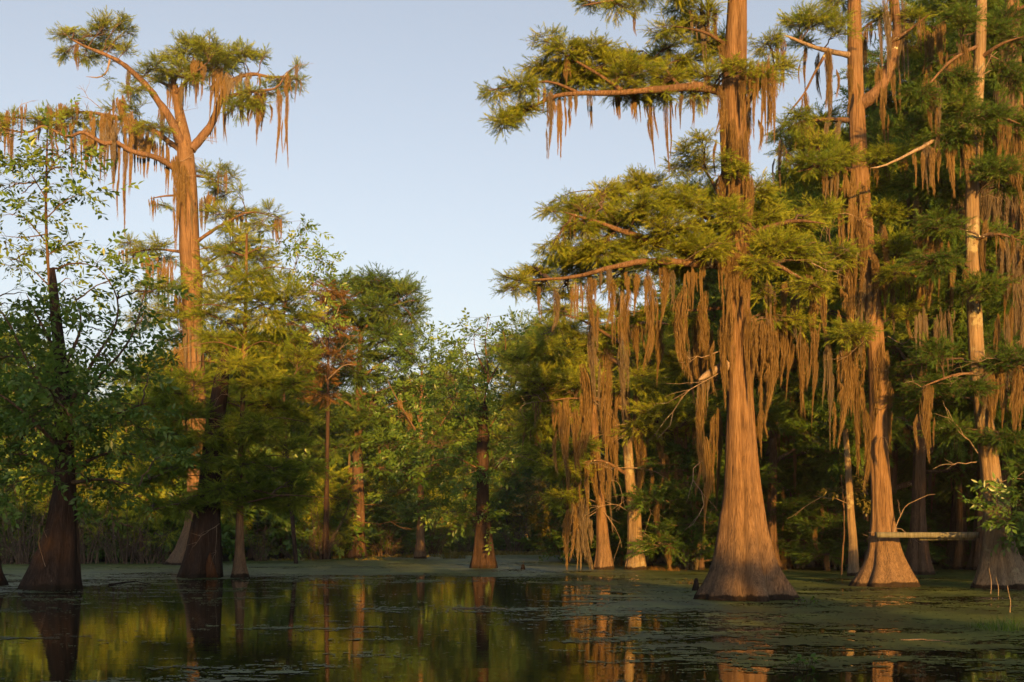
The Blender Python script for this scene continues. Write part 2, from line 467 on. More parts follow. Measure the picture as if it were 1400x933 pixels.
    def deadwood(s, px_pts, r0=0.025, forks=3, px=True):
        pts = np.array([s.p(*q) for q in px_pts] if px else px_pts, float)
        L = np.linalg.norm(pts[-1] - pts[0])
        r0 *= 0.72; forks += 1
        c = spline(pts, 8) + s.r.normal(0, 0.035 * L, (8, 3)) * np.linspace(0, 1, 8)[:, None]
        mb = MB()
        tubes(mb, c[None], np.linspace(r0, r0 * 0.3, 8)[None], 5)
        for _ in range(forks):
            i = s.r.integers(2, 7)
            d = unit(c[i] - c[i - 1]) + s.r.normal(0, 0.55, 3)
            l = L * s.r.uniform(0.2, 0.5)
            q = c[i] + np.linspace(0, 1, 5)[:, None] * unit(d) * l + s.r.normal(0, 0.035 * l, (5, 3)) * np.linspace(0, 1, 5)[:, None]
            tubes(mb, q[None], np.linspace(r0 * 0.5, r0 * 0.2, 5)[None], 4)
        mb.build('bare_branch', DEAD if L < 2.5 else LIMB, s.root)

    def pad(s, C, R, dens=1.0, tint=None, up=0.12, anchor=None, droop=0.0, sl=None):
        """cluster of branchlets filling an ellipsoid C, R (metres, local)"""
        r = s.r; C = np.asarray(C, float); R = np.asarray(R, float)
        sl = sl or s.sl
        area = PI * R[0] * R[2] * 0.6 + PI * R[0] * R[1] * 0.4
        nt, ns = (3, 2) if s.kindb else (6, 5)
        nspr = (26.0 if s.kindb else 35.0) / (sl * sl) * area * dens * s.dens * (0.55 if s.kindb else 1.0)
        nb = max(2, int(round(nspr / (nt * ns))))
        if anchor is None and s.pts:
            pp = np.array(s.pts); w = np.linalg.norm((pp - C) * [1, 1, 1.3], axis=1) + 0.25 * np.maximum(0, pp[:, 2] - C[2])
            anchor = pp[np.argmin(w)]
        if anchor is None: anchor = C - [0, 0, R[2]]
        anchor = np.asarray(anchor, float)
        dist = np.linalg.norm(C - anchor)
        if dist > max(R[0], 0.5) * 0.8:                      # a bough that carries the cluster
            mid = (anchor + C) / 2 + [0, 0, 0.08 * dist]
            c = spline([anchor, mid, C], 9) + np.concatenate([np.zeros((1, 3)), r.normal(0, 0.02 * dist, (8, 3))])
            tubes(s.twigs, c[None], np.linspace(0.012 + 0.014 * dist, 0.012, 9)[None], 5)
            src = c[r.integers(3, 9, nb)]
        else:
            src = anchor + (C - anchor) * r.uniform(0.0, 0.9, (nb, 1))
        u = unit(r.normal(0, 1, (nb, 3))) * r.uniform(0.15, 1, (nb, 1)) ** 0.45
        E = C + u * R
        M = (src + E) / 2; M[:, 2] += np.linalg.norm(E - src, axis=1) * r.uniform(-0.05, up * 2, nb)
        t = np.linspace(0, 1, 6)[None, :, None]
        path = (1 - t) ** 2 * src[:, None] + 2 * t * (1 - t) * M[:, None] + t * t * E[:, None]
        bl = np.linalg.norm(E - src, axis=1)
        path = path + r.normal(0, 0.025, path.shape) * bl[:, None, None] * t
        rad = np.linspace(1, 0.3, 6)[None] * np.clip(0.006 + 0.006 * bl, 0.006, 0.02)[:, None] * (1 if s.D < 45 else 1.3)
        tubes(s.twigs, path, rad, 4)
        # side twigs
        tk = np.sort(r.uniform(0.3, 1.0, (nb, nt)), axis=1); tk[:, -1] = 1.0
        f = tk * 5; i = np.minimum(f.astype(int), 4); f = (f - i)[..., None]
        bi = np.arange(nb)[:, None]
        pos = path[bi, i] * (1 - f) + path[bi, i + 1] * f
        tan = unit(path[bi, i + 1] - path[bi, i])
        sgn = np.where(np.arange(nt) % 2, 1, -1)[None] * r.uniform(0.5, 1.2, (nb, nt)); sgn[:, -1] *= 0.2
        ca, sa = np.cos(sgn), np.sin(sgn)
        d = np.stack([tan[..., 0] * ca - tan[..., 1] * sa, tan[..., 0] * sa + tan[..., 1] * ca, tan[..., 2] * 0.7 + r.normal(0.05 - droop, 0.28, (nb, nt))], -1)
        d = unit(d + r.normal(0, 0.15, d.shape))
        tl = np.clip(sl * r.uniform(0.9, 2.8, (nb, nt)) * (1.25 - 0.5 * tk), 0.5 * sl, 3.2 * sl)
        end = pos + d * tl[..., None]
        tw = np.stack([pos, (pos + end) / 2 + [0, 0, 0.015], end], 2).reshape(-1, 3, 3)
        tubes(s.twigs, tw, np.tile([[0.005, 0.004, 0.002]], (len(tw), 1)) * (1 if s.D < 45 else 1.5), 3)
        # sprays
        k = (np.arange(ns) + 1.0) / ns * 0.95
        sp = pos[:, :, None] + d[:, :, None] * (tl[..., None, None] * (k[None, None, :, None] - 0.25 / ns))
        a2 = np.where(np.arange(ns) % 2, 1, -1)[None, None] * r.uniform(0.3, 1.0, (nb, nt, ns)); a2[..., -1] *= 0.2
        c2, s2 = np.cos(a2), np.sin(a2)
        dd = np.broadcast_to(d[:, :, None], sp.shape)
        ax = np.stack([dd[..., 0] * c2 - dd[..., 1] * s2, dd[..., 0] * s2 + dd[..., 1] * c2, dd[..., 2] + r.normal(0.04 - droop, 0.3, a2.shape)], -1)
        nrm = unit(r.normal(0, 0.8, sp.shape) + [0, -0.15, 1])
        cnt = nb * nt * ns
        base_t = (s.tint if tint is None else tint)
        clump = np.repeat(r.normal(0, 0.13, nb), nt * ns)
        tn = np.clip(base_t + clump + r.normal(0, 0.12, cnt), 0, 1)
        size = sl * r.uniform(0.55, 1.45, cnt)
        stamp(s.crown, s.tmpl, sp.reshape(-1, 3), ax.reshape(-1, 3), nrm.reshape(-1, 3), size, tn, r)

    def pads(s, lst, dspread=1.2, dens=1.0, tint=None, thick=1.0, **kw):
        """lst of (x, y, rx, ry[, depth offset]) in photo pixels"""
        for q in lst:
            dd = q[4] if len(q) > 4 else s.r.uniform(-dspread, dspread)
            rx, ry = s.m(q[2]), s.m(q[3])
            s.pad(s.p(q[0], q[1], dd), (rx, max(rx * 0.85, ry) * thick, ry), dens=dens, tint=tint, **kw)

    def moss(s, top, w, L, wide=None):
        """one hanging drape, top in local metres"""
        wide = (w > 0.30 * L) if wide is None else wide
        lib = (MOSSG_WIDE if wide else MOSSG_ROPE) if s.grey or s.r.uniform() < 0.22 else (MOSS_WIDE if wide else MOSS_ROPE)
        o = bpy.data.objects.new('moss_drape', lib[s.r.integers(0, len(lib))])
        COL.objects.link(o); o.parent = s.root
        o.location = top
        o.rotation_euler = (s.r.normal(0, 0.03), s.r.normal(0, 0.03), s.r.choice([0, PI]) + s.r.normal(0, 0.25))
        o.scale = (w, w * s.r.uniform(0.5, 0.9) if wide else w, L)
        return o

    def mosspx(s, lst, dspread=0.3):
        """(x, ytop, ybottom, width px[, depth offset])"""
        for q in lst:
            dd = q[4] if len(q) > 4 else s.r.uniform(-dspread, dspread)
            s.moss(s.p(q[0], q[1], dd), max(0.12, s.m(q[3]) * 1.3), s.m(q[2] - q[1]) * 1.08)

    def moss_limbs(s, n, lmin, lmax, limbs=None, tmin=0.2):
        cand = np.concatenate([c[int(len(c) * tmin):] for c in (limbs or s.limbs)])
        for i in s.r.integers(0, len(cand), n):
            L = lmin + (lmax - lmin) * s.r.uniform(0, 1) ** 1.8
            s.moss(cand[i] + s.r.normal(0, 0.05, 3), s.r.uniform(0.16, 0.34) * min(1.5, max(0.8, L)), L)

    def twiggy(s, n, lo=0.5, hi=1.5, zmax=99):
        cand = [np.array(q) for q in s.pts if 0.8 < q[2] < zmax]
        for _ in range(n):
            a = cand[s.r.integers(0, len(cand))]
            az = s.r.uniform(0, 2 * PI); l = s.r.uniform(lo, hi) * (1 if s.D < 45 else 1.5)
            d = np.array([math.cos(az), -abs(math.sin(az)), s.r.uniform(-.45, .35)]) * l
            s.deadwood([a, a + d * .5 + [0, 0, .08 * l], a + d], 0.017 if s.D < 45 else 0.026, 3, px=False)

    def finish(s):
        if s.crown.v: s.crown.build('crown', s.leaf, s.root)
        if s.twigs.v: s.twigs.build('branchlets', TWIG, s.root)
        return s.root


def kids(o):
    return [c for c in ALLKIDS.get(o.name, [])]


ALLKIDS = {}


def index_children():
    ALLKIDS.clear()
    for o in COL.objects:
        if o.parent: ALLKIDS.setdefault(o.parent.name, []).append(o)


def dup(root, loc, rz, scale, label, group=None, cat=None):
    r = root.copy(); COL.objects.link(r)
    r.location = loc; r.rotation_euler = (0, 0, rz); r.scale = scale
    r['label'] = label
    if group: r['group'] = group
    elif 'group' in r: del r['group']
    if cat: r['category'] = cat
    for ch in kids(root):
        c = ch.copy(); COL.objects.link(c); c.parent = r
    return r

# ---------------------------------------------------------------- ground under and around the water
def shore(x):
    xs = [-600, -60, -30, -17, -11, -6, 0, 6, 11, 18, 40, 600]
    ys = [60, 60, 63, 67, 84, 104, 116, 112, 82, 74, 66, 66]
    return np.interp(x, xs, ys) + 5 * (fbm(x * 0.16 + 40, x * 0 + 3.0, 5) - 0.5)


def build_ground():
    xs = np.concatenate([np.linspace(-700, -90, 12), np.linspace(-80, 80, 130), np.linspace(90, 700, 12)])
    ys = np.concatenate([np.linspace(-200, 30, 12), np.linspace(40, 160, 110), np.geomspace(170, 1200, 14)])
    X, Y = np.meshgrid(xs, ys)
    d = Y - shore(X)
    Z = -0.75 + 0.95 * np.clip((d + 4) / 8, 0, 1) ** 1.2 + 0.4 * np.clip(d / 60, 0, 1)
    Z = Z + 0.22 * (fbm(X * 0.5, Y * 0.5, 8) - 0.5)
    nY, nX = X.shape
    i = np.arange(nX * nY).reshape(nY, nX)
    mb = MB(); mb.add(np.stack([X, Y, Z], -1).reshape(-1, 3), quads=np.stack([i[:-1, :-1], i[:-1, 1:], i[1:, 1:], i[1:, :-1]], -1).reshape(-1, 4))
    m, nt, out = nodes('swamp_mud'); L = nt.links.new
    tc = N(nt, 'ShaderNodeTexCoord')
    n = N(nt, 'ShaderNodeTexNoise', Scale=1.3, Detail=8.0, Roughness=0.7); L(tc.outputs['Object'], n.inputs['Vector'])
    c = ramp(nt, [(0.3, (0.018, 0.014, 0.008)), (0.5, (0.045, 0.040, 0.018)), (0.66, (0.05, 0.065, 0.02))], n.outputs[0])
    b = N(nt, 'ShaderNodeBump', Strength=0.8, Distance=0.1); L(n.outputs[0], b.inputs['Height'])
    p = N(nt, 'ShaderNodeBsdfPrincipled', Roughness=0.95); L(c, p.inputs['Base Color']); L(b.outputs[0], p.inputs['Normal']); L(p.outputs[0], out.inputs[0])
    tag(mb.build('ground', m, None, smooth=True), 'muddy swamp bed rising to a low bank under the far trees', kind='structure')


def build_water():
    mb = MB(); mb.add([[-690, -195, 0], [690, -195, 0], [690, 400, 0], [-690, 400, 0]], quads=[[0, 1, 2, 3]])
    m, nt, out = nodes('still_dark_water'); L = nt.links.new
    tc = N(nt, 'ShaderNodeTexCoord')
    mp = N(nt, 'ShaderNodeMapping'); mp.inputs['Scale'].default_value = (1.1, 2.2, 1)
    L(tc.outputs['Object'], mp.inputs[0])
    n = N(nt, 'ShaderNodeTexNoise', Scale=0.9, Detail=3.0, Roughness=0.45); L(mp.outputs[0], n.inputs['Vector'])
    n2 = N(nt, 'ShaderNodeTexNoise', Scale=7.0, Detail=2.0); L(mp.outputs[0], n2.inputs['Vector'])
    s = mixc(nt, 0.12, n.outputs[0], n2.outputs[0])
    b = N(nt, 'ShaderNodeBump', Strength=0.055, Distance=0.05); L(s, b.inputs['Height'])
    p = N(nt, 'ShaderNodeBsdfPrincipled', Roughness=0.035, IOR=1.33); p.inputs['Base Color'].default_value = (0.012, 0.011, 0.006, 1)
    L(b.outputs[0], p.inputs['Normal']); L(p.outputs[0], out.inputs[0])
    tag(mb.build('water', m), 'still dark swamp water mirroring the trees', kind='structure')


def weed_density(X, Y):
    """how much of the water is under duckweed at a place"""
    px = X / Y * FPX + 700
    far = np.clip((Y - 34) / 14, 0, 1)                     # closed mat on the far side
    d = 0.343 + 0.235 * far
    rt = np.clip((px - 640) / 260, 0, 1)
    near = np.clip((Y - 10.5) / 8, 0, 1)
    d = d + (1 - far) * rt * (0.072 + 0.085 * near)
    lf = np.clip((420 - px) / 250, 0, 1) * np.clip(1 - np.abs(Y - 33) / 9, 0, 1)
    d = d + 0.12 * lf
    return d


def weed_noise(X, Y):
    wx = X + 0.5 * (fbm(X * 0.9, Y * 0.9, 61, 3) - 0.5); wy = Y + 0.9 * (fbm(X * 0.7 + 9, Y * 0.7, 62, 3) - 0.5)
    f = 0.34 * fbm(wx * 0.35, wy * 0.45, 3, 5) + 0.30 * fbm(wx * 1.1 + 50, wy * 2.6, 9, 5) + 0.36 * fbm(X * 8, Y * 14, 15, 4)
    return f + 0.08 * (fbm(X * 0.12, Y * 0.22, 21, 2) - 0.5)


def build_duckweed():
    r = np.random.default_rng(77)
    ang = np.linspace(-0.52, 0.52, 900)
    dist = np.geomspace(7.5, 118, 760)
    A, Dd = np.meshgrid(ang, dist)
    X, Y = Dd * np.tan(A), Dd.copy()
    X = X + r.normal(0, 0.00018, X.shape) * Dd; Y = Y + r.normal(0, 0.0007, Y.shape) * Dd
    f = weed_noise(X, Y)
    mask = f < weed_density(X, Y) + 0.04
    fc = mask[:-1, :-1]
    fc = fc & (Y[:-1, :-1] < shore(X[:-1, :-1]) + 1)
    idx = np.arange(X.size).reshape(X.shape)
    Q = np.stack([idx[:-1, :-1], idx[:-1, 1:], idx[1:, 1:], idx[1:, :-1]], -1)[fc]
    used, inv = np.unique(Q.ravel(), return_inverse=True)
    Z = 0.004 + 0.006 * vnoise(X * 9, Y * 9, 4)
    V = np.stack([X, Y, Z], -1).reshape(-1, 3)[used]
    mb = MB()
    tint = np.clip(0.5 + 1.6 * (fbm(V[:, 0] * 0.8, V[:, 1] * 1.1, 33) - 0.5) + r.normal(0, 0.12, len(V)), 0, 1)
    mb.add(V, quads=inv.reshape(-1, 4), tint=tint)
    # single floating leaves and flecks between the mats
    n = 42000
    a = r.uniform(-0.5, 0.5, n); d = np.exp(r.uniform(math.log(8), math.log(80), n))
    x, y = d * np.tan(a), d
    ff = weed_noise(x, y)
    keep = ff < weed_density(x, y) + 0.20 * r.uniform(0.2, 1, n) ** 2
    x, y = x[keep], y[keep]; n = len(x)
    rad = r.uniform(0.006, 0.02, n) * np.clip(y / 20, 0.6, 2.5); th = r.uniform(0, PI, n)
    k = np.arange(6) * PI / 3
    ex = rad[:, None] * np.cos(k) * r.uniform(1, 3.2, (n, 1)); ey = rad[:, None] * np.sin(k)
    vx = x[:, None] + ex; vy = y[:, None] + ey + ex * 0.2 * np.sin(th)[:, None]
    vz = np.broadcast_to(r.uniform(0.011, 0.02, (n, 1)), vx.shape)
    b = np.arange(n)[:, None] * 6
    T = np.stack([b + 0, b + 1, b + 2, b + 0, b + 2, b + 3, b + 0, b + 3, b + 4, b + 0, b + 4, b + 5], -1).reshape(-1, 3)
    mb.add(np.stack([vx, vy, vz], -1).reshape(-1, 3), tris=T, tint=np.repeat(r.uniform(0.2, 1.0, n), 6))
    m, nt, out = nodes('duckweed_film'); L = nt.links.new
    at = N(nt, 'ShaderNodeAttribute', attribute_name='tint')
    c = ramp(nt, [(0.0, (0.022, 0.036, 0.008)), (0.5, (0.050, 0.078, 0.016)), (1.0, (0.11, 0.145, 0.028))], at.outputs['Fac'])
    tc = N(nt, 'ShaderNodeTexCoord')
    nn = N(nt, 'ShaderNodeTexNoise', Scale=30.0, Detail=4.0); L(tc.outputs['Object'], nn.inputs['Vector'])
    b2 = N(nt, 'ShaderNodeBump', Strength=0.5, Distance=0.01); L(nn.outputs[0], b2.inputs['Height'])
    p = N(nt, 'ShaderNodeBsdfPrincipled', Roughness=0.5); p.inputs['Specular IOR Level'].default_value = 0.3; L(c, p.inputs['Base Color']); L(b2.outputs[0], p.inputs['Normal']); L(p.outputs[0], out.inputs[0])
    tag(mb.build('duckweed', m), 'dull green film of duckweed floating in mats and streaks on the water', kind='stuff')


def build_sun_catch_weed():  # upright tufts added so the far strip lights up in the low sun
    r = np.random.default_rng(909)
    n = 20000
    y = r.uniform(70, 116, n); x = r.uniform(-22, 12, n)
    k = (y < shore(x) + 0.5) & (y > shore(x) - 22) & (fbm(x * .5, y * .3, 71) > .47)
    x, y = x[k], y[k]; n = len(x)
    h = r.uniform(.05, .24, n); a = r.uniform(0, PI, n); w = r.uniform(.04, .2, n)
    b = np.stack([x, y, np.full(n, -.01)], -1); sd = np.stack([np.cos(a), np.sin(a), 0 * a], -1) * w[:, None]
    V = np.stack([b - sd, b + sd, b + sd * r.normal(0, .8, (n, 1)) + np.stack([r.normal(0, .03, n), r.normal(0, .03, n), h], -1)], 1)
    mb = MB(); mb.add(V.reshape(-1, 3), tris=np.arange(3 * n).reshape(-1, 3), tint=np.repeat(r.uniform(.1, .9, n), 3))
    tag(mb.build('sun_catch_weed', GOLD), 'upright yellow-green weed added on the far mat to catch the low sun', kind='stuff')


build_ground(); build_water(); build_duckweed(); build_sun_catch_weed()

# ================================================================ THE HERO TREES
# ---- the big front cypress on the right
t = Tree('cypress_tree', 'big front cypress with a wide flared grey-brown foot and long mossy left boughs',
         P(1019, 820, depth(820)) * [1, 1, 0], seed=11, sl=0.125, tint=0.6, dens=0.92)
big = t
t.trunk_px([(820, 958, 1081), (811, 961, 1077), (796, 968, 1070), (775, 976, 1060), (750, 981, 1053), (720, 985, 1047), (680, 989, 1043), (640, 991, 1038),
            (600, 993, 1034), (560, 993, 1031), (500, 994, 1028), (430, 994, 1026), (350, 990, 1025), (300, 988, 1025), (240, 986, 1025), (190, 985, 1021),
            (150, 983, 1020), (110, 986, 1021), (60, 991, 1021), (0, 995, 1022), (-110, 999, 1019), (-190, 1003, 1013)], flute=0.32)
La = t.limb([(985, 124, 0), (950, 118, -.2), (900, 121, -.5), (850, 124, -.7), (800, 126, -.8), (760, 131, -1), (715, 152, -1.1), (686, 170, -1.2)], 0.12, 0.02)
t.limb([(850, 124, -.7), (815, 100, -.6), (780, 80, -.4), (748, 58, -.3)], 0.05, 0.012)
t.limb([(930, 120, -.3), (905, 90, .2), (880, 70, .4)], 0.05, 0.012)
t.limb([(790, 127, -.8), (750, 112, -1.2), (700, 118, -1.4), (664, 124, -1.5)], 0.04, 0.01)
t.limb([(990, 60, 0), (965, 45, -.4), (935, 38, -.7)], 0.06, 0.015)
Lt = t.limb([(998, -30, 0), (950, -20, -.3), (890, -6, -.5), (840, 2, -.6), (795, 8, -.7)], 0.08, 0.015)
Lb = t.limb([(991, 352, 0), (960, 350, -.3), (920, 338, -.6), (870, 322, -.8), (820, 305, -.9), (770, 290, -1)], 0.15, 0.02)
Lc = t.limb([(992, 362, 0), (950, 362, -.7), (900, 358, -1.2), (850, 362, -1.5), (790, 378, -1.6), (720, 384, -1.7)], 0.13, 0.02)
Ld = t.limb([(992, 310, 0), (955, 292, .5), (915, 275, .9), (880, 258, 1.2)], 0.09, 0.015)
Le = t.limb([(1022, 322, 0), (1055, 310, -.4), (1090, 302, -.7), (1128, 306, -1)], 0.09, 0.015)
Lf = t.limb([(1022, 352, 0), (1060, 362, -.6), (1090, 378, -1), (1125, 396, -1.2)], 0.08, 0.015)
Lg = t.limb([(993, 500, 0), (975, 508, -.2), (955, 520, -.4)], 0.13, 0.06, mat=DEAD)
t.limb([(1010, 420, .2), (950, 424, .4), (905, 424, .3)], 0.06, 0.015)
t.limb([(1015, 150, .2), (1040, 120, .6), (1060, 90, .9)], 0.06, 0.015)
t.limb([(985, 270, 0), (965, 235, .3), (940, 215, .5)], 0.05, 0.012)
t.limb([(1010, 200, .3), (1015, 150, 1.6), (1030, 120, 2.8)], 0.07, 0.02)
t.limb([(1005, 320, .3), (990, 290, 1.8), (960, 270, 3.2)], 0.08, 0.02)
t.pads([(675, 128, 20, 7, -1.4), (712, 118, 28, 9, -1.4), (686, 170, 24, 9, -1.2), (722, 150, 22, 7, -1.1), (700, 160, 22, 9), (748, 56, 20, 10, -.3), (775, 72, 34, 13, -.4), (735, 98, 30, 10), (770, 100, 36, 12), (812, 70, 34, 10),
        (822, 95, 40, 15), (800, 112, 40, 12), (850, 78, 26, 9), (862, 100, 40, 16), (895, 84, 26, 10), (905, 108, 34, 14), (850, 128, 34, 9), (760, 125, 24, 8), (900, 132, 26, 8)], 0.8)
t.pads([(920, 62, 26, 13), (945, 86, 32, 17), (905, 45, 26, 10), (945, 38, 30, 16), (925, 108, 30, 14), (965, 105, 24, 16), (962, 60, 22, 16), (930, 16, 26, 12), (965, 20, 22, 14), (950, 130, 26, 12)], 0.9, dens=0.8)
t.pads([(806, 4, 22, 7), (850, 10, 24, 8), (835, 0, 24, 8), (880, -8, 30, 12), (930, -20, 36, 14), (970, -50, 40, 20), (1010, -90, 45, 25), (1030, -40, 40, 20), (1000, -150, 45, 25), (1060, -60, 40, 20)], 0.9, dens=0.8)
t.pads([(748, 288, 12, 8, -1), (770, 284, 26, 13), (795, 288, 36, 17), (840, 274, 36, 17), (828, 262, 20, 8), (870, 248, 24, 12, 1), (892, 255, 28, 14, 1.2), (880, 282, 40, 16), (925, 272, 36, 16), (960, 284, 34, 18), (845, 305, 50, 18), (795, 315, 38, 14),
        (920, 308, 44, 20), (965, 318, 36, 20), (990, 285, 24, 12, -1), (1000, 300, 26, 16, -1.1), (880, 335, 50, 16), (820, 345, 46, 14), (945, 338, 40, 14, -1), (975, 340, 30, 12, -1.2)], 1.6)
t.pads([(765, 362, 36, 11), (730, 376, 34, 9), (703, 384, 20, 8, -1.7), (698, 398, 14, 7, -1.7), (738, 398, 30, 8), (785, 382, 40, 11), (835, 368, 40, 12), (885, 362, 40, 12), (850, 392, 40, 8), (920, 372, 36, 10), (755, 340, 24, 9), (790, 350, 30, 10), (770, 408, 24, 6)], 1.1, dens=0.9)
t.pads([(1050, 302, 38, 16), (1090, 312, 34, 15), (1062, 332, 42, 16), (1100, 345, 30, 14), (1122, 308, 18, 10), (1045, 285, 30, 12), (1075, 372, 36, 13), (1110, 392, 30, 12), (1035, 362, 26, 12, -.9), (1125, 365, 24, 12)], 1.2, dens=0.9)
t.pads([(942, 208, 22, 14), (962, 192, 18, 10), (955, 230, 26, 13), (925, 232, 18, 9), (1000, 215, 16, 8, -.9), (1012, 232, 18, 9, -.9), (1040, 262, 26, 14), (1020, 95, 14, 7, -.8), (1042, 112, 22, 14), (1065, 92, 26, 14), (1050, 60, 24, 14), (1005, 90, 18, 8, -.8)], 0.8, dens=0.8)
t.pads([(1030, 110, 40, 22, 2.8), (960, 262, 45, 22, 3.2), (1060, 300, 50, 22, 2.5), (980, 60, 40, 20, 2)], dens=0.7)
t.pads([(900, 424, 22, 8), (945, 440, 26, 10, .6), (870, 440, 26, 10, .5), (1060, 430, 28, 12), (1090, 440, 30, 12), (1050, 400, 26, 10)], 0.6, dens=0.6)
t.mosspx([(749, 128, 208, 11, -1.1), (744, 118, 150, 16, -1.1), (806, 126, 172, 8), (860, 118, 160, 26), (888, 128, 222, 11), (916, 122, 228, 10), (948, 108, 168, 9), (964, 96, 152, 10), (868, 16, 46, 6, -.7), (955, 0, 78, 22), (975, 10, 60, 12), (840, 128, 160, 12), (875, 125, 165, 16), (780, 128, 150, 14), (932, 120, 170, 8)], 0.15)
t.mosspx([(1045, 78, 182, 26, -.6), (1052, 95, 170, 14, -.7), (986, 120, 180, 14, -.55), (1025, 95, 165, 14, -.5), (992, 330, 440, 16, -.6), (1008, 338, 452, 17, -.65), (1024, 338, 420, 17, -.6), (1000, 345, 400, 24, -.7), (986, 430, 520, 18, -.5), (1034, 440, 520, 16, -.4)])
t.mosspx([(888, 372, 490, 17, -1.2), (933, 392, 508, 24, -.9), (858, 398, 475, 15, -1.2), (905, 362, 440, 15, -1), (955, 360, 410, 14, -.7), (870, 370, 425, 22, -1.2), (940, 366, 420, 18, -.8), (918, 370, 415, 10, -1), (790, 385, 432, 14, -1.6), (760, 395, 445, 12, -1.6), (738, 392, 432, 5, -1.7), (812, 380, 450, 16, -1.6), (835, 376, 440, 14, -1.5),
          (815, 430, 545, 17, -1), (800, 500, 620, 26, -.8), (842, 430, 470, 10, -1.2), (772, 545, 655, 20, -.8), (790, 560, 640, 18, -.6), (826, 500, 600, 12, -.5)])
t.mosspx([(1048, 455, 565, 24, -.4), (1040, 430, 545, 20, -.2), (1070, 385, 450, 14), (1056, 380, 440, 18), (1090, 395, 470, 14), (1118, 402, 470, 16), (1020, 360, 430, 12, -.6), (955, 425, 530, 18, .3), (968, 440, 560, 16, .3), (960, 520, 640, 16, -.3), (975, 560, 690, 14, .5), (966, 600, 720, 18, .4), (1040, 560, 620, 12, .2)])
t.mosspx([(988, 150, 250, 13, -.45), (998, 165, 280, 14, -.55), (1012, 180, 270, 13, -.55), (987, 240, 340, 14, -.45), (1003, 255, 345, 15, -.6), (1020, 240, 330, 12, -.5), (985, 60, 120, 10, -.3), (1000, 290, 360, 14, -.6)], 0.05)
t.mosspx([(986, 440, 545, 16, -.45), (1000, 430, 500, 14, -.6), (1032, 425, 540, 15, -.4), (962, 400, 480, 18, -.3), (900, 440, 520, 16, .4), (872, 440, 500, 14, .4), (850, 470, 560, 16, -.2), (945, 470, 560, 18, .5), (1062, 440, 520, 16, .3), (1080, 430, 540, 14, .4), (1096, 450, 560, 16, .3)])
t.moss_limbs(10, 0.5, 1.6)
t.deadwood([(992, 505, -.2), (940, 540, -.6), (905, 600, -.8)], 0.02); t.deadwood([(985, 480, -.3), (955, 490, -.6), (930, 484, -.9)], 0.02, 2)
t.deadwood([(1110, 360, -1), (1140, 372, -1.2), (1160, 362, -1.4)], 0.018, 3); t.deadwood([(880, 424, .2), (850, 432, 0), (812, 440, -.1)], 0.02, 2)
t.deadwood([(960, 630, -.1), (945, 650, -.3), (965, 690, -.5), (930, 730, -.8)], 0.018, 3)
t.twiggy(8, zmax=9)
t.finish()

# ---- the tall cypress at the left with the flat crown
t = Tree('cypress_tree', 'tall sunlit flat-topped cypress with a bare forked limb, rising above the left trees',
         P(257, 772, depth(772.3)) * [1, 1, 0], seed=22, sl=0.22, tint=0.5, dens=0.55, tmpl=NEEDLE)
t.trunk_px([(773, 226, 292), (764, 233, 287), (750, 241, 283), (720, 252, 284), (680, 256, 284), (600, 256, 283), (500, 252, 280), (400, 248, 276), (300, 244, 272), (250, 243, 270), (218, 241, 269), (196, 246, 266), (170, 243, 258), (140, 236, 248), (112, 231, 239), (95, 231, 236)], flute=0.22)
t.limb([(252, 212, 0), (236, 168, -.5), (206, 126, -.8), (182, 100, -1), (152, 79, -1.2), (126, 68, -1.3), (98, 54, -1.4)], 0.30, 0.05)
t.limb([(262, 205, 0), (288, 170, .4), (301, 138, .6), (314, 112, .8), (342, 101, .6), (372, 106, .4), (402, 104, .2)], 0.26, 0.04)
t.limb([(301, 138, .6), (332, 126, -.2), (376, 121, -.6), (392, 102, -.7), (408, 88, -.7)], 0.13, 0.025)
t.limb([(244, 233, 0), (214, 217, -.6), (180, 208, -1), (158, 196, -1.3), (140, 198, -1.4), (112, 183, -1.5), (92, 188, -1.6), (60, 174, -1.7), (35, 182, -1.8), (-10, 172, -2)], 0.18, 0.03)
t.limb([(246, 205, 0), (206, 176, .6), (162, 160, 1), (108, 152, 1.2), (60, 160, 1.4), (0, 160, 1.4)], 0.17, 0.03)
t.limb([(238, 130, 0), (262, 105, -1), (285, 85, -2)], 0.12, 0.03); t.limb([(236, 120, 0), (215, 110, 1), (200, 104, 2)], 0.10, 0.03); t.limb([(236, 118, 0), (250, 95, 1.6), (290, 80, 3)], 0.12, 0.03)
t.limb([(262, 335, 0), (298, 311, -.4), (340, 291, -.6), (380, 298, -.8)], 0.12, 0.02)
t.limb([(254, 345, 0), (212, 341, -.4), (178, 346, -.6)], 0.10, 0.02)
t.limb([(256, 268, 0), (228, 268, -.3), (205, 272, -.4)], 0.09, 0.02)
t.limb([(262, 240, 0), (290, 245, .8), (318, 262, 1.2)], 0.09, 0.02); t.limb([(262, 400, 0), (230, 392, -.8), (200, 400, -1.2)], 0.09, 0.02); t.limb([(262, 380, 0), (300, 350, .6), (350, 335, .9)], 0.10, 0.02)
t.limb([(150, 82, -1.2), (146, 98, -1.3), (136, 106, -1.4), (118, 105, -1.4)], 0.06, 0.02, mat=DEAD)
t.pads([(82, 46, 14, 8), (100, 50, 24, 12), (126, 68, 24, 10), (92, 72, 20, 9), (150, 36, 28, 11), (172, 42, 16, 8), (135, 50, 26, 10), (160, 62, 22, 8), (115, 78, 20, 8), (175, 68, 14, 7), (150, 85, 10, 5), (165, 28, 14, 6)], 1.6, dens=0.9)
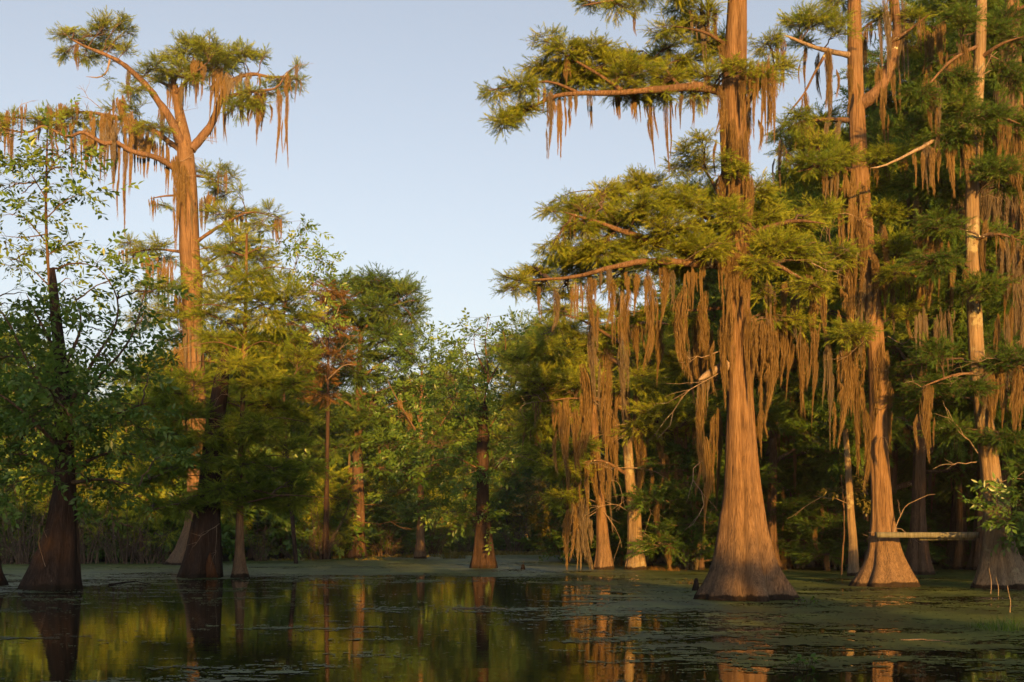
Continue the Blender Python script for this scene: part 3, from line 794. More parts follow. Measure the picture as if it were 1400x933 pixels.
t.pads([(235, 78, 26, 12), (262, 66, 36, 13), (285, 62, 30, 10), (300, 76, 34, 13), (325, 74, 26, 9), (350, 77, 22, 7), (366, 74, 12, 5), (245, 98, 34, 14), (280, 92, 40, 14), (215, 92, 24, 12), (200, 104, 22, 11), (222, 110, 18, 8), (268, 110, 20, 8), (304, 112, 22, 9), (185, 122, 18, 7), (315, 92, 24, 10), (258, 56, 18, 6), (332, 66, 18, 6)], 3.0, dens=0.85)
t.pads([(384, 112, 26, 9), (408, 112, 16, 7), (398, 122, 16, 7), (370, 128, 18, 7), (342, 132, 26, 12), (355, 145, 20, 10), (325, 150, 24, 10), (410, 96, 9, 5)], 0.9, dens=0.8)
t.pads([(20, 162, 26, 10), (52, 162, 26, 9), (78, 154, 24, 9), (105, 162, 26, 11), (92, 176, 34, 10), (130, 170, 26, 12), (158, 148, 20, 14), (168, 168, 26, 14), (190, 150, 16, 14), (205, 176, 28, 9), (222, 186, 20, 8), (182, 128, 20, 8), (150, 112, 10, 4), (0, 176, 24, 9), (-25, 170, 30, 12)], 1.8, dens=0.7)
t.pads([(278, 236, 14, 10), (300, 230, 14, 8), (295, 250, 24, 12), (318, 240, 14, 8), (305, 268, 24, 14), (325, 262, 12, 8), (300, 292, 28, 12), (338, 296, 30, 10), (370, 288, 18, 7), (385, 300, 14, 6), (350, 315, 30, 10), (312, 318, 24, 10), (330, 345, 40, 14), (290, 350, 24, 16), (225, 285, 14, 6)], 1.4, dens=0.75)
t.pads([(178, 330, 18, 7), (200, 338, 24, 9), (222, 332, 18, 9), (190, 352, 20, 9), (220, 360, 26, 12), (235, 390, 26, 14), (205, 400, 28, 12), (225, 430, 34, 18), (195, 440, 28, 16), (290, 420, 36, 18), (245, 470, 36, 18), (215, 500, 40, 20), (300, 470, 40, 20), (240, 540, 40, 22), (210, 570, 36, 20)], 1.8, dens=0.8)
t.mosspx([(6, 150, 206, 22, -1.8), (30, 142, 176, 10, -1.6), (75, 142, 188, 18), (95, 140, 166, 22), (108, 176, 236, 20), (128, 180, 225, 22), (140, 152, 215, 24), (150, 165, 240, 26, -1.4), (163, 150, 200, 28, -1), (170, 190, 308, 10, -1), (170, 180, 258, 20, -1), (182, 162, 230, 22), (196, 172, 236, 22), (208, 182, 240, 20), (222, 190, 232, 16), (160, 130, 175, 22), (118, 172, 215, 22), (232, 205, 262, 16), (238, 215, 330, 14, -.7), (250, 225, 300, 14, -.7), (88, 165, 200, 24), (60, 160, 190, 20)])
t.mosspx([(300, 92, 165, 20), (312, 102, 140, 34), (325, 100, 140, 26), (308, 120, 190, 10), (340, 122, 168, 22), (352, 126, 192, 14, -.4), (362, 122, 175, 12), (385, 124, 215, 10, -.6), (391, 128, 218, 7, -.6), (271, 78, 112, 20, -1.5), (292, 82, 125, 14), (262, 98, 130, 14), (330, 135, 160, 24), (240, 110, 150, 16)])
t.mosspx([(208, 272, 296, 8), (212, 268, 300, 8), (272, 270, 315, 20, -.5), (290, 262, 300, 14), (312, 280, 330, 14), (304, 232, 262, 10), (180, 338, 364, 14), (168, 340, 360, 10), (205, 345, 400, 22), (228, 350, 420, 20), (250, 400, 450, 20, -.8), (238, 470, 530, 22), (248, 530, 590, 24, -.8), (262, 440, 500, 18, -.8), (330, 292, 320, 12), (378, 300, 325, 8)])
t.moss_limbs(26, 0.9, 2.4)
t.deadwood([(140, 150, -.5), (122, 135, -.6), (112, 118, -.6)], 0.03, 3); t.deadwood([(390, 120, -.6), (406, 98, -.8), (412, 82, -.8)], 0.03, 2); t.deadwood([(20, 160, -1), (28, 145, -1), (48, 138, -1)], 0.03, 2)
t.twiggy(16, zmax=30)
t.finish()

# ---- right-hand pair that carries the plank, and the moss-laden one at the edge
t = Tree('cypress_tree', 'forked moss-hung cypress with a broad orange-lit foot at the left end of the plank',
         P(1209, 802, depth(802)) * [1, 1, 0], seed=33, sl=0.16, tint=0.5, leaf=CYP)
t.trunk_px([(802, 1166, 1252), (792, 1172, 1248), (776, 1181, 1242), (755, 1187, 1233), (735, 1189, 1227), (700, 1191, 1221), (650, 1190, 1217), (600, 1188, 1214), (500, 1187, 1212), (400, 1180, 1204), (300, 1168, 1192),
            (200, 1161, 1185), (100, 1159, 1180), (0, 1158, 1177), (-110, 1161, 1172), (-170, 1164, 1170)], flute=0.22)
t.limb([(1176, 143, 0), (1199, 126, -.2), (1214, 95, -.3), (1224, 50, -.3), (1222, 0, -.3), (1216, -60, -.2)], 0.20, 0.08)
t.limb([(1162, 76, 0), (1132, 70, -.4), (1105, 62, -.7), (1072, 48, -.9)], 0.10, 0.03, mat=DEAD)
t.limb([(1131, 71, -.4), (1116, 95, -.5), (1098, 130, -.7), (1078, 155, -.8)], 0.05, 0.02)
t.limb([(1165, 165, 0), (1130, 164, .5), (1095, 168, .8), (1065, 185, 1)], 0.09, 0.02)
t.limb([(1170, 235, 0), (1130, 228, -.7), (1090, 235, -1.2)], 0.08, 0.02); t.limb([(1182, 228, 0), (1215, 215, .6), (1250, 205, 1)], 0.08, 0.02)
t.limb([(1180, 360, 0), (1145, 345, -.8), (1110, 350, -1.2)], 0.08, 0.02); t.limb([(1195, 380, 0), (1230, 372, -.7), (1268, 385, -1)], 0.08, 0.02); t.limb([(1215, 60, -.3), (1245, 40, -.8), (1270, 20, -1.2)], 0.07, 0.02)
t.limb([(1175, 280, .2), (1180, 260, 1.6), (1190, 250, 3)], 0.08, 0.02); t.limb([(1166, 60, .2), (1180, 40, 1.6), (1190, 30, 3)], 0.07, 0.02)
t.pads([(1118, 22, 34, 14), (1090, 30, 26, 12), (1140, 8, 30, 14), (1095, 62, 22, 8), (1150, 40, 24, 12), (1200, 25, 24, 14), (1180, -40, 40, 20), (1140, -60, 40, 20), (1220, -60, 40, 20), (1250, 30, 24, 14), (1275, 15, 24, 12), (1255, 66, 26, 12), (1160, -120, 44, 24)], 1.6, dens=0.7)
t.pads([(1070, 178, 24, 12), (1098, 165, 26, 11), (1128, 168, 28, 12), (1115, 195, 26, 10), (1085, 205, 26, 12), (1140, 190, 22, 10), (1150, 215, 30, 11), (1110, 226, 34, 12), (1180, 222, 34, 13), (1215, 215, 32, 13), (1250, 206, 28, 13), (1135, 245, 36, 12), (1085, 245, 30, 12), (1200, 250, 36, 13)], 1.8, dens=0.75)
t.pads([(1120, 290, 34, 13), (1155, 275, 26, 12), (1215, 290, 34, 14), (1110, 345, 36, 13), (1145, 350, 30, 13), (1230, 335, 36, 14), (1265, 385, 32, 12), (1225, 375, 30, 13), (1150, 405, 36, 13), (1110, 425, 36, 14), (1240, 425, 36, 13), (1160, 455, 34, 13)], 1.8, dens=0.65)
t.mosspx([(1208, 88, 140, 20, -.3), (1220, 0, 100, 26, -.4), (1226, 40, 90, 20, -.3), (1100, 64, 120, 8), (1118, 72, 130, 9), (1133, 70, 110, 8), (1068, 48, 120, 14), (1140, 165, 205, 18), (1110, 170, 215, 16), (1165, 90, 150, 12, -.5), (1172, 230, 330, 30, -.6), (1180, 300, 400, 20, -.6), (1190, 380, 480, 18, -.5), (1200, 350, 420, 14, -.6),
          (1150, 250, 330, 16), (1128, 230, 300, 14), (1160, 280, 360, 24, -.5), (1205, 300, 390, 10), (1212, 310, 425, 12, -.5), (1225, 380, 450, 14), (1255, 388, 470, 20), (1150, 360, 470, 26), (1125, 355, 480, 18), (1132, 460, 600, 12), (1115, 450, 570, 10), (1170, 440, 560, 28), (1150, 480, 600, 22), (1205, 470, 580, 22), (1215, 520, 610, 16), (1172, 520, 640, 18), (1185, 200, 260, 18), (1185, 560, 660, 14)])
t.moss_limbs(44, 0.7, 2.2)
t.deadwood([(1200, 420, -.4), (1180, 470, -.7), (1150, 500, -.9)], 0.018); t.deadwood([(1195, 310, -.3), (1150, 290, -.8), (1120, 330, -1.2)], 0.02); t.deadwood([(1214, 460, -.3), (1235, 470, -.6), (1250, 455, -.8)], 0.02)
t.deadwood([(1222, 728, -.5), (1240, 690, -.6), (1280, 678, -.7)], 0.025, 1)
t.twiggy(14, zmax=11)
t.finish()
t = Tree('cypress_tree', 'lichen-spotted slender cypress leaning left at the right end of the plank',
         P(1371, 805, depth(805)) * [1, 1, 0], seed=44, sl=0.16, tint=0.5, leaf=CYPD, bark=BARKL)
t.trunk_px([(805, 1330, 1412), (792, 1336, 1406), (775, 1340, 1398), (755, 1344, 1390), (720, 1346, 1378), (680, 1344, 1372), (640, 1340, 1367), (600, 1336, 1362), (560, 1332, 1356), (500, 1325, 1346), (400, 1321, 1341),
            (300, 1319, 1338), (200, 1321, 1339), (100, 1331, 1347), (0, 1335, 1350), (-110, 1338, 1347), (-160, 1340, 1345)], flute=0.2)
t.limb([(1326, 170, 0), (1292, 184, -.4), (1256, 205, -.8), (1212, 226, -1.1), (1190, 230, -1.2)], 0.09, 0.02, mat=DEAD)
t.limb([(1340, 62, 0), (1302, 82, -.5), (1262, 125, -.9)], 0.07, 0.02); t.limb([(1340, 30, 0), (1305, 24, .5), (1275, 40, .8)], 0.06, 0.02); t.limb([(1328, 165, 0), (1360, 158, -.5), (1395, 170, -.8)], 0.08, 0.02)
t.limb([(1340, 80, 0), (1370, 60, -.6), (1400, 50, -.9)], 0.07, 0.02); t.limb([(1335, 510, 0), (1300, 515, -.6), (1260, 530, -1)], 0.06, 0.02); t.limb([(1340, 515, 0), (1375, 500, -.6), (1410, 505, -1)], 0.06, 0.02)
t.limb([(1328, 330, 0), (1360, 320, -.6), (1398, 330, -1)], 0.06, 0.02); t.limb([(1328, 280, .2), (1320, 265, 1.6), (1300, 255, 2.6)], 0.07, 0.02)
t.pads([(1275, 95, 32, 14), (1305, 110, 34, 14), (1262, 128, 26, 12), (1310, 140, 28, 12), (1280, 40, 30, 14), (1310, 22, 30, 14), (1365, 50, 34, 16), (1395, 60, 30, 16), (1360, 100, 30, 14), (1390, 110, 30, 14), (1345, -30, 50, 24), (1380, -60, 44, 20), (1300, -50, 40, 20)], 1.6, dens=0.85)
t.pads([(1270, 170, 36, 14), (1300, 190, 34, 14), (1350, 160, 36, 14), (1385, 172, 34, 14), (1260, 250, 40, 16), (1295, 260, 34, 14), (1360, 230, 34, 16), (1390, 250, 34, 16), (1280, 310, 40, 16), (1360, 325, 36, 14), (1395, 340, 34, 14), (1270, 360, 40, 16), (1350, 390, 36, 14), (1390, 400, 36, 14)], 2.0, dens=0.8)
t.pads([(1262, 530, 36, 11), (1295, 510, 34, 11), (1240, 555, 36, 10), (1290, 550, 40, 11), (1330, 530, 30, 10, -1), (1365, 498, 36, 12), (1395, 490, 34, 14), (1345, 555, 40, 12), (1385, 560, 40, 12), (1280, 480, 30, 11), (1300, 590, 36, 11), (1375, 600, 34, 12), (1250, 500, 26, 10)], 1.4, dens=0.8, tint=0.28)
t.mosspx([(1320, 62, 150, 16, -.4), (1290, 30, 100, 14), (1300, 186, 262, 40, -.5), (1280, 195, 250, 30, -.6), (1260, 205, 255, 18, -.8), (1330, 172, 230, 26, -.4), (1315, 184, 240, 24, -.4), (1345, 300, 370, 12), (1390, 180, 290, 24), (1370, 170, 250, 20), (1372, 330, 440, 18), (1382, 420, 500, 10), (1375, 430, 520, 10), (1362, 430, 520, 10), (1395, 340, 470, 22), (1262, 310, 410, 24), (1285, 320, 400, 20), (1255, 420, 500, 22), (1290, 420, 500, 20), (1310, 350, 420, 20)])
t.moss_limbs(30, 0.7, 2.0)
t.deadwood([(1337, 620, -.3), (1315, 590, -.6), (1290, 560, -.8)], 0.025, 3); t.deadwood([(1335, 632, -.3), (1310, 634, -.6), (1280, 640, -.9)], 0.02, 1); t.deadwood([(1325, 130, -.2), (1345, 95, -.5), (1362, 70, -.7)], 0.03, 2); t.deadwood([(1320, 150, -.3), (1322, 120, -.5), (1340, 100, -.6)], 0.03, 1)
t.twiggy(12, zmax=11)
t.finish()
t = Tree('cypress_tree', 'shaded cypress curtained in grey moss at the right edge of the picture',
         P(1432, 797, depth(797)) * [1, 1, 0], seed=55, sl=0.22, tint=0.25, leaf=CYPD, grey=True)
t.trunk_px([(797, 1388, 1476), (780, 1398, 1462), (755, 1405, 1448), (720, 1408, 1440), (600, 1404, 1432), (400, 1384, 1410), (200, 1376, 1400), (0, 1372, 1394), (-120, 1378, 1388)], flute=0.2)
for (x, y, x2, y2, x3, y3) in ((1385, 60, 1350, 45, 1310, 50), (1386, 150, 1420, 140, 1460, 150), (1388, 250, 1350, 245, 1320, 260), (1392, 350, 1430, 340, 1480, 350), (1380, 20, 1420, 0, 1460, -10), (1398, 470, 1370, 465, 1345, 480)):
    t.limb([(x, y, 0), (x2, y2, -.6), (x3, y3, -1)], 0.08, 0.02)
t.pads([(1375, 30, 40, 18), (1340, 48, 36, 14), (1440, -10, 50, 20), (1380, -60, 50, 24), (1385, 120, 40, 18), (1440, 140, 46, 18), (1345, 240, 36, 14), (1390, 215, 36, 16), (1460, 250, 46, 20), (1360, 300, 34, 14), (1440, 345, 50, 18), (1400, 410, 40, 16), (1350, 470, 36, 12), (1450, 450, 46, 18), (1460, 560, 46, 20), (1420, 640, 40, 18)], 1.6, dens=0.8)
t.mosspx([(1385, 60, 250, 30, -.6), (1372, 90, 230, 24, -.6), (1392, 200, 380, 26, -.5), (1378, 240, 360, 22, -.6), (1360, 255, 340, 20), (1345, 60, 120, 20), (1395, 340, 430, 20), (1335, 255, 330, 20), (1386, 400, 520, 14, -.5), (1360, 475, 560, 14)])
t.moss_limbs(22, 0.8, 2.4)
t.finish()

# ================================================================ MIDDLE-DISTANCE TREES
# ---- pale lichened pair at the golden edge of the right stand
t = Tree('cypress_tree', 'pale yellow-lit slender trunk with lichen, standing left of the big front cypress',
         P(869.5, 779, depth(779)) * [1, 1, 0], seed=61, sl=0.25, tint=0.62, bark=BARKL, tmpl=NEEDLE)
t.trunk_px([(779, 854, 886), (768, 856, 883), (750, 858, 880), (720, 858, 878), (700, 858, 877), (650, 853, 868), (600, 851, 864), (560, 849, 862), (500, 847, 858), (440, 846, 855), (380, 848, 853)], flute=0.16)
for a in ([(852, 560, 0), (820, 548, -.5), (780, 545, -1), (735, 550, -1.4)], [(850, 500, 0), (815, 480, .5), (770, 478, 1), (720, 490, 1.2)], [(850, 450, 0), (890, 440, -.6), (940, 450, -1)], [(856, 600, 0), (890, 580, -.5), (930, 585, -1)],
          [(850, 470, 0), (800, 440, -1), (765, 430, -1.6)], [(853, 520, 0), (900, 505, .6), (945, 515, 1)], [(860, 650, 0), (820, 630, -.8), (770, 640, -1.4)], [(848, 430, 0), (850, 410, 1.5), (840, 400, 3)]):
    t.limb(a, 0.09, 0.02)
t.pads([(772, 452, 40, 13), (800, 470, 46, 15), (745, 478, 40, 14), (830, 455, 40, 14), (712, 492, 30, 12), (770, 495, 44, 14), (870, 445, 40, 14), (905, 450, 40, 14), (940, 462, 34, 14), (735, 515, 40, 14), (790, 520, 44, 14), (900, 480, 44, 16), (850, 490, 44, 16), (930, 500, 40, 16),
        (720, 545, 34, 14), (760, 552, 40, 14), (815, 545, 44, 15), (880, 520, 44, 16), (735, 580, 36, 14), (790, 580, 40, 15), (900, 560, 46, 16), (940, 570, 40, 16), (745, 620, 34, 14), (780, 640, 36, 14), (920, 600, 44, 16), (880, 590, 36, 14), (760, 425, 26, 9), (810, 430, 30, 10)], 2.0, dens=0.85)
t.mosspx([(832, 470, 560, 16), (845, 520, 625, 20, -.6), (858, 480, 590, 22, -.6), (838, 560, 650, 16, -.5), (770, 560, 660, 18), (780, 545, 640, 22), (800, 520, 620, 18), (812, 480, 560, 14), (735, 590, 645, 8), (880, 600, 690, 18), (898, 560, 650, 22), (905, 620, 690, 14), (870, 620, 670, 16), (920, 540, 600, 20), (890, 480, 540, 20), (865, 440, 500, 16), (754, 500, 560, 14), (720, 560, 610, 9), (935, 600, 700, 18), (948, 560, 640, 20)])
t.moss_limbs(20, 0.9, 2.4)
for a in ([(866, 660, 0), (885, 690, -.5), (905, 720, -.9)], [(860, 700, 0), (835, 690, -.5), (800, 700, -.9)], [(870, 690, 0), (900, 680, -.4), (925, 690, -.8)], [(858, 560, 0), (900, 550, -.5), (960, 548, -.8)], [(852, 590, 0), (810, 600, -.6), (790, 640, -.9)], [(866, 640, 0), (930, 650, -.6), (985, 640, -1)],
          [(850, 540, 0), (790, 530, -1), (740, 548, -1.5)], [(868, 720, 0), (890, 735, -.5), (930, 760, -.8)]):
    t.deadwood(a, 0.028, 4)
t.twiggy(12, zmax=9)
t.finish()
t = Tree('cypress_tree', 'reddish shaggy trunk veiled in hanging moss, left of the pale lichened trunk',
         P(826, 779, depth(779)) * [1, 1, 0], seed=62, sl=0.25, tint=0.5, tmpl=NEEDLE)
t.trunk_px([(779, 811, 841), (765, 814, 838), (745, 816, 834), (700, 815, 829), (650, 811, 823), (600, 808, 819), (540, 806, 815), (470, 803, 810)], flute=0.16)
for a in ([(812, 640, 0), (785, 630, -.5), (750, 640, -1)], [(810, 590, 0), (780, 575, .5), (745, 585, 1)], [(808, 540, 0), (770, 525, 0), (735, 530, 0)], [(812, 620, 0), (835, 600, 1), (845, 590, 2)]):
    t.limb(a, 0.07, 0.02)
t.pads([(760, 640, 34, 12), (735, 600, 36, 13), (755, 570, 36, 13), (725, 630, 26, 11), (790, 610, 30, 12), (770, 680, 30, 11), (745, 535, 34, 12), (800, 660, 24, 10)], 1.8, dens=0.8)
t.mosspx([(792, 640, 740, 22), (800, 660, 770, 20, -.4), (783, 660, 745, 20), (808, 600, 700, 18, -.4), (770, 600, 660, 14), (830, 620, 720, 12), (796, 700, 775, 24, -.3), (787, 700, 772, 16, -.5), (836, 560, 640, 14), (815, 540, 620, 14)])
for a in ([(818, 690, 0), (840, 720, -.5), (850, 750, -.8)], [(815, 700, 0), (790, 720, -.5), (780, 760, -.7)], [(815, 660, 0), (845, 660, -.6), (850, 700, -.9)]): t.deadwood(a, 0.025, 4)
t.twiggy(8, zmax=8)
t.finish()
t = Tree('cypress_tree', 'narrow mossy trunk between the pale trunk and the big front cypress',
         P(915, 771, depth(771)) * [1, 1, 0], seed=63, sl=0.4, tint=0.45, tmpl=NEEDLE_FAR)
t.trunk_px([(771, 896, 932), (760, 901, 928), (740, 906, 922), (700, 908, 918), (640, 908, 916), (560, 907, 914), (480, 905, 910)], flute=0.16)
for a in ([(910, 640, 0), (940, 625, -.5), (975, 630, -1)], [(910, 600, 0), (885, 590, .5), (860, 595, 1)], [(908, 560, 0), (930, 540, .5), (950, 540, 1)]): t.limb(a, 0.07, 0.02)
t.pads([(940, 625, 32, 12), (965, 650, 30, 12), (885, 640, 30, 12), (925, 580, 34, 13), (895, 550, 34, 12), (950, 690, 26, 10)], 1.6, dens=0.8)
t.mosspx([(945, 690, 755, 18), (958, 680, 770, 22), (950, 730, 775, 26), (966, 700, 760, 16), (930, 650, 720, 14), (900, 640, 700, 14), (975, 640, 720, 14), (940, 620, 680, 12)])
for a in ([(916, 730, 0), (945, 700, -.6), (985, 670, -1)], [(914, 720, 0), (940, 690, -.5), (955, 655, -.9)], [(918, 740, 0), (950, 720, -.5), (985, 690, -.8)], [(912, 700, 0), (890, 690, -.6), (875, 705, -.9)]): t.deadwood(a, 0.03, 4)
t.twiggy(6, zmax=8)
t.finish()

# ---- the dark broken trunk at the left and its neighbours
t = Tree('cypress_tree', 'dark broken-topped cypress with a reddish hollow in its flared foot',
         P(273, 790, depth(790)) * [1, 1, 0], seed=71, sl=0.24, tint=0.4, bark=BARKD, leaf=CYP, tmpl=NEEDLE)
t.trunk_px([(790, 241, 304), (782, 245, 304), (765, 252, 303), (745, 257, 303), (720, 262, 302), (690, 267, 302), (650, 273, 303), (600, 278, 306), (560, 284, 309), (520, 291, 314), (492, 300, 314), (476, 306, 312)], flute=0.24)
for a in ([(292, 560, 0), (262, 540, -.4), (230, 538, -.7)], [(286, 600, 0), (250, 590, -.5), (210, 600, -.8)], [(300, 590, 0), (335, 575, -.5), (370, 580, -.8)], [(296, 640, 0), (335, 632, -.6), (375, 640, -.9)], [(280, 640, 0), (245, 640, -.5), (205, 655, -.8)], [(295, 680, 0), (340, 670, -.5), (390, 680, -.8)], [(272, 690, 0), (240, 690, -.5), (200, 700, -.8)]):
    t.limb(a, 0.06, 0.015)
t.pads([(265, 520, 34, 13), (235, 540, 34, 13), (210, 560, 32, 13), (255, 565, 36, 13, -1), (285, 600, 34, 12, -1.2), (240, 600, 36, 13), (205, 605, 32, 13), (330, 580, 32, 12), (365, 585, 32, 12), (270, 635, 36, 12, -1.2), (230, 645, 36, 12), (335, 635, 36, 12), (372, 645, 34, 12), (200, 660, 30, 11), (300, 670, 34, 11, -1.1), (345, 675, 34, 10), (390, 685, 32, 10), (250, 690, 34, 10), (210, 695, 30, 10), (410, 660, 28, 10)], 1.5, dens=0.85, tint=0.3)
t.deadwood([(300, 716, -.7), (275, 735, -.9), (258, 748, -1)], 0.018, 3); t.deadwood([(296, 720, -.7), (296, 750, -.8), (290, 765, -.9)], 0.012, 2)
mb = MB()                                                    # the hollow: shallow reddish pocket, cavity shade and orange light put into its colour
hx = [t.p(x, y, -.78 - .12 * k) for x, y, k in ((282, 789.5, 1), (281, 776, .85), (283, 765, .5), (287, 755, .2), (289, 765, .5), (293, 777, .85), (297, 789.5, 1))]
hb = [q + [0, 0.12, 0] for q in hx]
c0 = np.mean(hx, axis=0) + [0, 0.04, 0]
mb.add(hx + hb + [c0], quads=[[i, i + 7, (i + 1) % 7 + 7, (i + 1) % 7] for i in range(7)], tris=[[i, (i + 1) % 7, 14] for i in range(7)])
mb.build('hollow', bark_material('hollow_red_wood', (0.02, 0.009, 0.004), (0.075, 0.031, 0.012), (0.12, 0.055, 0.022), lichen=0, wet=0.0), t.root, smooth=True)
t.finish()
t = Tree('cypress_tree', 'young feathery yellow-green cypress with a thin trunk, just right of the dark broken trunk',
         P(327.5, 790, depth(790)) * [1, 1, 0], seed=72, sl=0.23, tint=0.5, dens=0.62, tmpl=NEEDLE)
t.trunk_px([(790, 314, 342), (780, 317, 338), (760, 320, 335), (720, 322, 333), (650, 324, 332), (560, 328, 335), (480, 331, 337), (400, 334, 339), (320, 336, 339)], flute=0.2)
for i, y in enumerate(range(350, 690, 26)):
    for sd in (-1, 1):
        w = 30 + 0.16 * (y - 340) + 20 * ((i * 7 + sd) % 3)
        t.limb([(333, y, 0), (333 + sd * w * .5, y - 12, (-.6, .6, -1.2, 1)[(i + sd) % 4]), (333 + sd * w, y - 6, (-1.1, 1.1, -2, 1.8)[(i + sd) % 4])], 0.035, 0.01)
t.pads([(338, 330, 24, 12), (325, 350, 30, 12), (352, 358, 34, 13), (305, 372, 30, 13), (340, 385, 40, 13), (378, 380, 30, 12), (300, 405, 34, 13), (345, 412, 40, 13), (390, 405, 36, 12), (310, 440, 36, 13), (360, 440, 40, 13), (405, 430, 30, 12), (340, 470, 44, 13), (385, 465, 40, 12), (290, 462, 28, 12), (330, 500, 40, 13),
        (378, 500, 44, 13), (415, 485, 28, 12), (350, 530, 44, 13), (400, 525, 36, 12), (320, 555, 36, 12), (375, 560, 44, 13), (410, 570, 30, 12), (345, 590, 44, 12), (390, 605, 40, 12), (310, 610, 34, 12), (360, 640, 44, 12), (400, 640, 34, 11), (320, 650, 34, 11), (350, 685, 44, 10), (395, 690, 34, 10), (425, 640, 24, 10), (300, 690, 28, 9), (270, 380, 20, 9), (275, 430, 20, 10)], 1.5, dens=0.95)
t.deadwood([(332, 560, 0), (310, 540, -.4), (290, 545, -.6)], 0.02); t.deadwood([(334, 500, 0), (338, 475, -.3), (330, 455, -.5)], 0.03, 2)
t.twiggy(6, zmax=9)
t.finish()
t = Tree('leafy_sapling', 'thin sparse broad-leaved sapling against the sky right of the tall sunlit cypress', P(405, 771, depth(771)) * [1, 1, 0], seed=73, sl=0.6, tint=0.6, leaf=BROAD, bark=BARKD, limbmat=TWIG, tmpl=LEAF, kindb=True)
t.trunk_px([(771, 402, 408), (700, 396, 402), (600, 388, 393), (500, 384, 388), (430, 386, 389), (370, 396, 398)], flute=0.05)
for a in ([(386, 440, 0), (400, 380, 0), (412, 330, 0), (415, 298, 0)], [(388, 430, 0), (415, 395, -.3), (440, 350, -.4), (448, 340, -.4)], [(386, 460, 0), (370, 400, .3), (365, 370, .4)], [(390, 420, 0), (425, 390, .4), (452, 380, .5)], [(386, 480, 0), (420, 440, -.5), (445, 425, -.6)], [(386, 500, 0), (360, 450, .5), (350, 430, .5)]):
    t.limb(a, 0.03, 0.008)
t.pads([(413, 300, 8, 8), (405, 318, 12, 9), (420, 330, 10, 8), (395, 338, 14, 10), (438, 345, 10, 7), (425, 355, 14, 9), (372, 360, 12, 9), (405, 365, 18, 10), (445, 370, 8, 6), (385, 385, 20, 11), (425, 385, 18, 10), (365, 392, 14, 9), (405, 410, 22, 11), (440, 405, 14, 9), (425, 435, 20, 10), (375, 420, 16, 10), (395, 445, 22, 11), (440, 435, 10, 8)], 0.7, dens=0.42)
t.finish()
t = Tree('tupelo_tree', 'dark leafy tree with a leaning dark brown foot, nearest on the left',
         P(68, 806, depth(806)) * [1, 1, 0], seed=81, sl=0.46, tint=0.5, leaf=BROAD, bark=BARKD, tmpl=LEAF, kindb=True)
t.trunk_px([(806, 27, 108), (796, 32, 107), (780, 40, 106), (760, 49, 105), (740, 58, 104), (720, 63, 104), (700, 67, 104), (680, 71, 104), (650, 76, 103), (600, 76, 101), (550, 76, 98), (500, 74, 94), (450, 70, 86), (400, 66, 80), (380, 66, 77), (367, 68, 75)], flute=0.14)
for a in ([(92, 560, 0), (125, 500, -.4), (155, 450, -.6), (160, 410, -.7), (142, 372, -.7), (122, 362, -.7)], [(92, 570, 0), (140, 510, .4), (180, 460, .6), (200, 390, .7)], [(78, 560, 0), (40, 500, -.5), (10, 440, -.8), (-20, 400, -1)], [(98, 600, 0), (150, 570, -.6), (205, 550, -1)], [(78, 610, 0), (40, 570, -.6), (0, 540, -1), (-40, 520, -1.2)], [(100, 640, 0), (150, 620, .5), (205, 625, .9)],
          [(78, 650, 0), (45, 625, .5), (5, 620, .9)], [(100, 660, -.2), (140, 655, -.8), (190, 665, -1.2)], [(75, 480, 0), (50, 430, .3), (35, 400, .4)], [(88, 500, 0), (110, 450, .5), (105, 410, .6)], [(85, 560, .2), (85, 520, 1.6), (95, 500, 2.8)], [(85, 580, -.2), (75, 545, -1.4), (65, 530, -2.2)]):
    t.limb(a, 0.07, 0.012)
t.pads([(135, 366, 10, 6), (150, 385, 9, 7), (165, 395, 9, 7), (185, 380, 14, 9), (200, 400, 16, 10), (160, 430, 14, 10), (185, 440, 22, 12), (140, 455, 20, 12), (120, 430, 14, 9), (98, 408, 14, 8), (30, 400, 24, 12), (10, 415, 22, 13), (45, 425, 22, 12), (95, 445, 20, 10), (20, 455, 34, 15), (105, 475, 26, 13), (60, 465, 24, 12), (150, 490, 30, 14), (195, 470, 20, 12), (0, 490, 34, 16), (45, 500, 36, 15), (110, 515, 34, 15)], 1.5, dens=0.62)
t.pads([(80, 430, 16, 9, -.5), (75, 470, 18, 10, -.6), (85, 505, 22, 10, -.7), (60, 500, 20, 10, -.7), (90, 540, 24, 11, -.8), (70, 575, 26, 11, -.8), (95, 610, 24, 10, -.8), (165, 520, 32, 14), (205, 510, 18, 12), (20, 535, 40, 17), (75, 535, 36, 15, -2), (130, 550, 38, 15), (185, 555, 34, 13), (40, 570, 42, 16), (100, 580, 36, 14, -1.8), (150, 590, 40, 14), (200, 595, 30, 12), (10, 600, 40, 16), (60, 610, 36, 14), (130, 620, 36, 13), (175, 630, 38, 12), (215, 625, 24, 10), (30, 640, 40, 14), (75, 645, 30, 10, -1.5), (125, 655, 34, 11), (170, 668, 36, 10), (10, 670, 34, 12), (55, 675, 26, 9), (-30, 560, 50, 30), (-40, 640, 50, 30)], 1.5, dens=0.62)
t.pads([(90, 540, 60, 24, 2.6), (60, 580, 60, 30, 2.4), (130, 600, 60, 26, 2.2)], dens=0.18)
t.deadwood([(105, 600, -.5), (120, 585, -.7), (150, 580, -.9)], 0.012, 3); t.deadwood([(64, 735, -.7), (58, 720, -.9), (56, 700, -1)], 0.014, 2)
t.deadwood([(62, 775, -.6), (54, 745, -.8), (55, 715, -.9)], 0.014, 1)
t.finish()
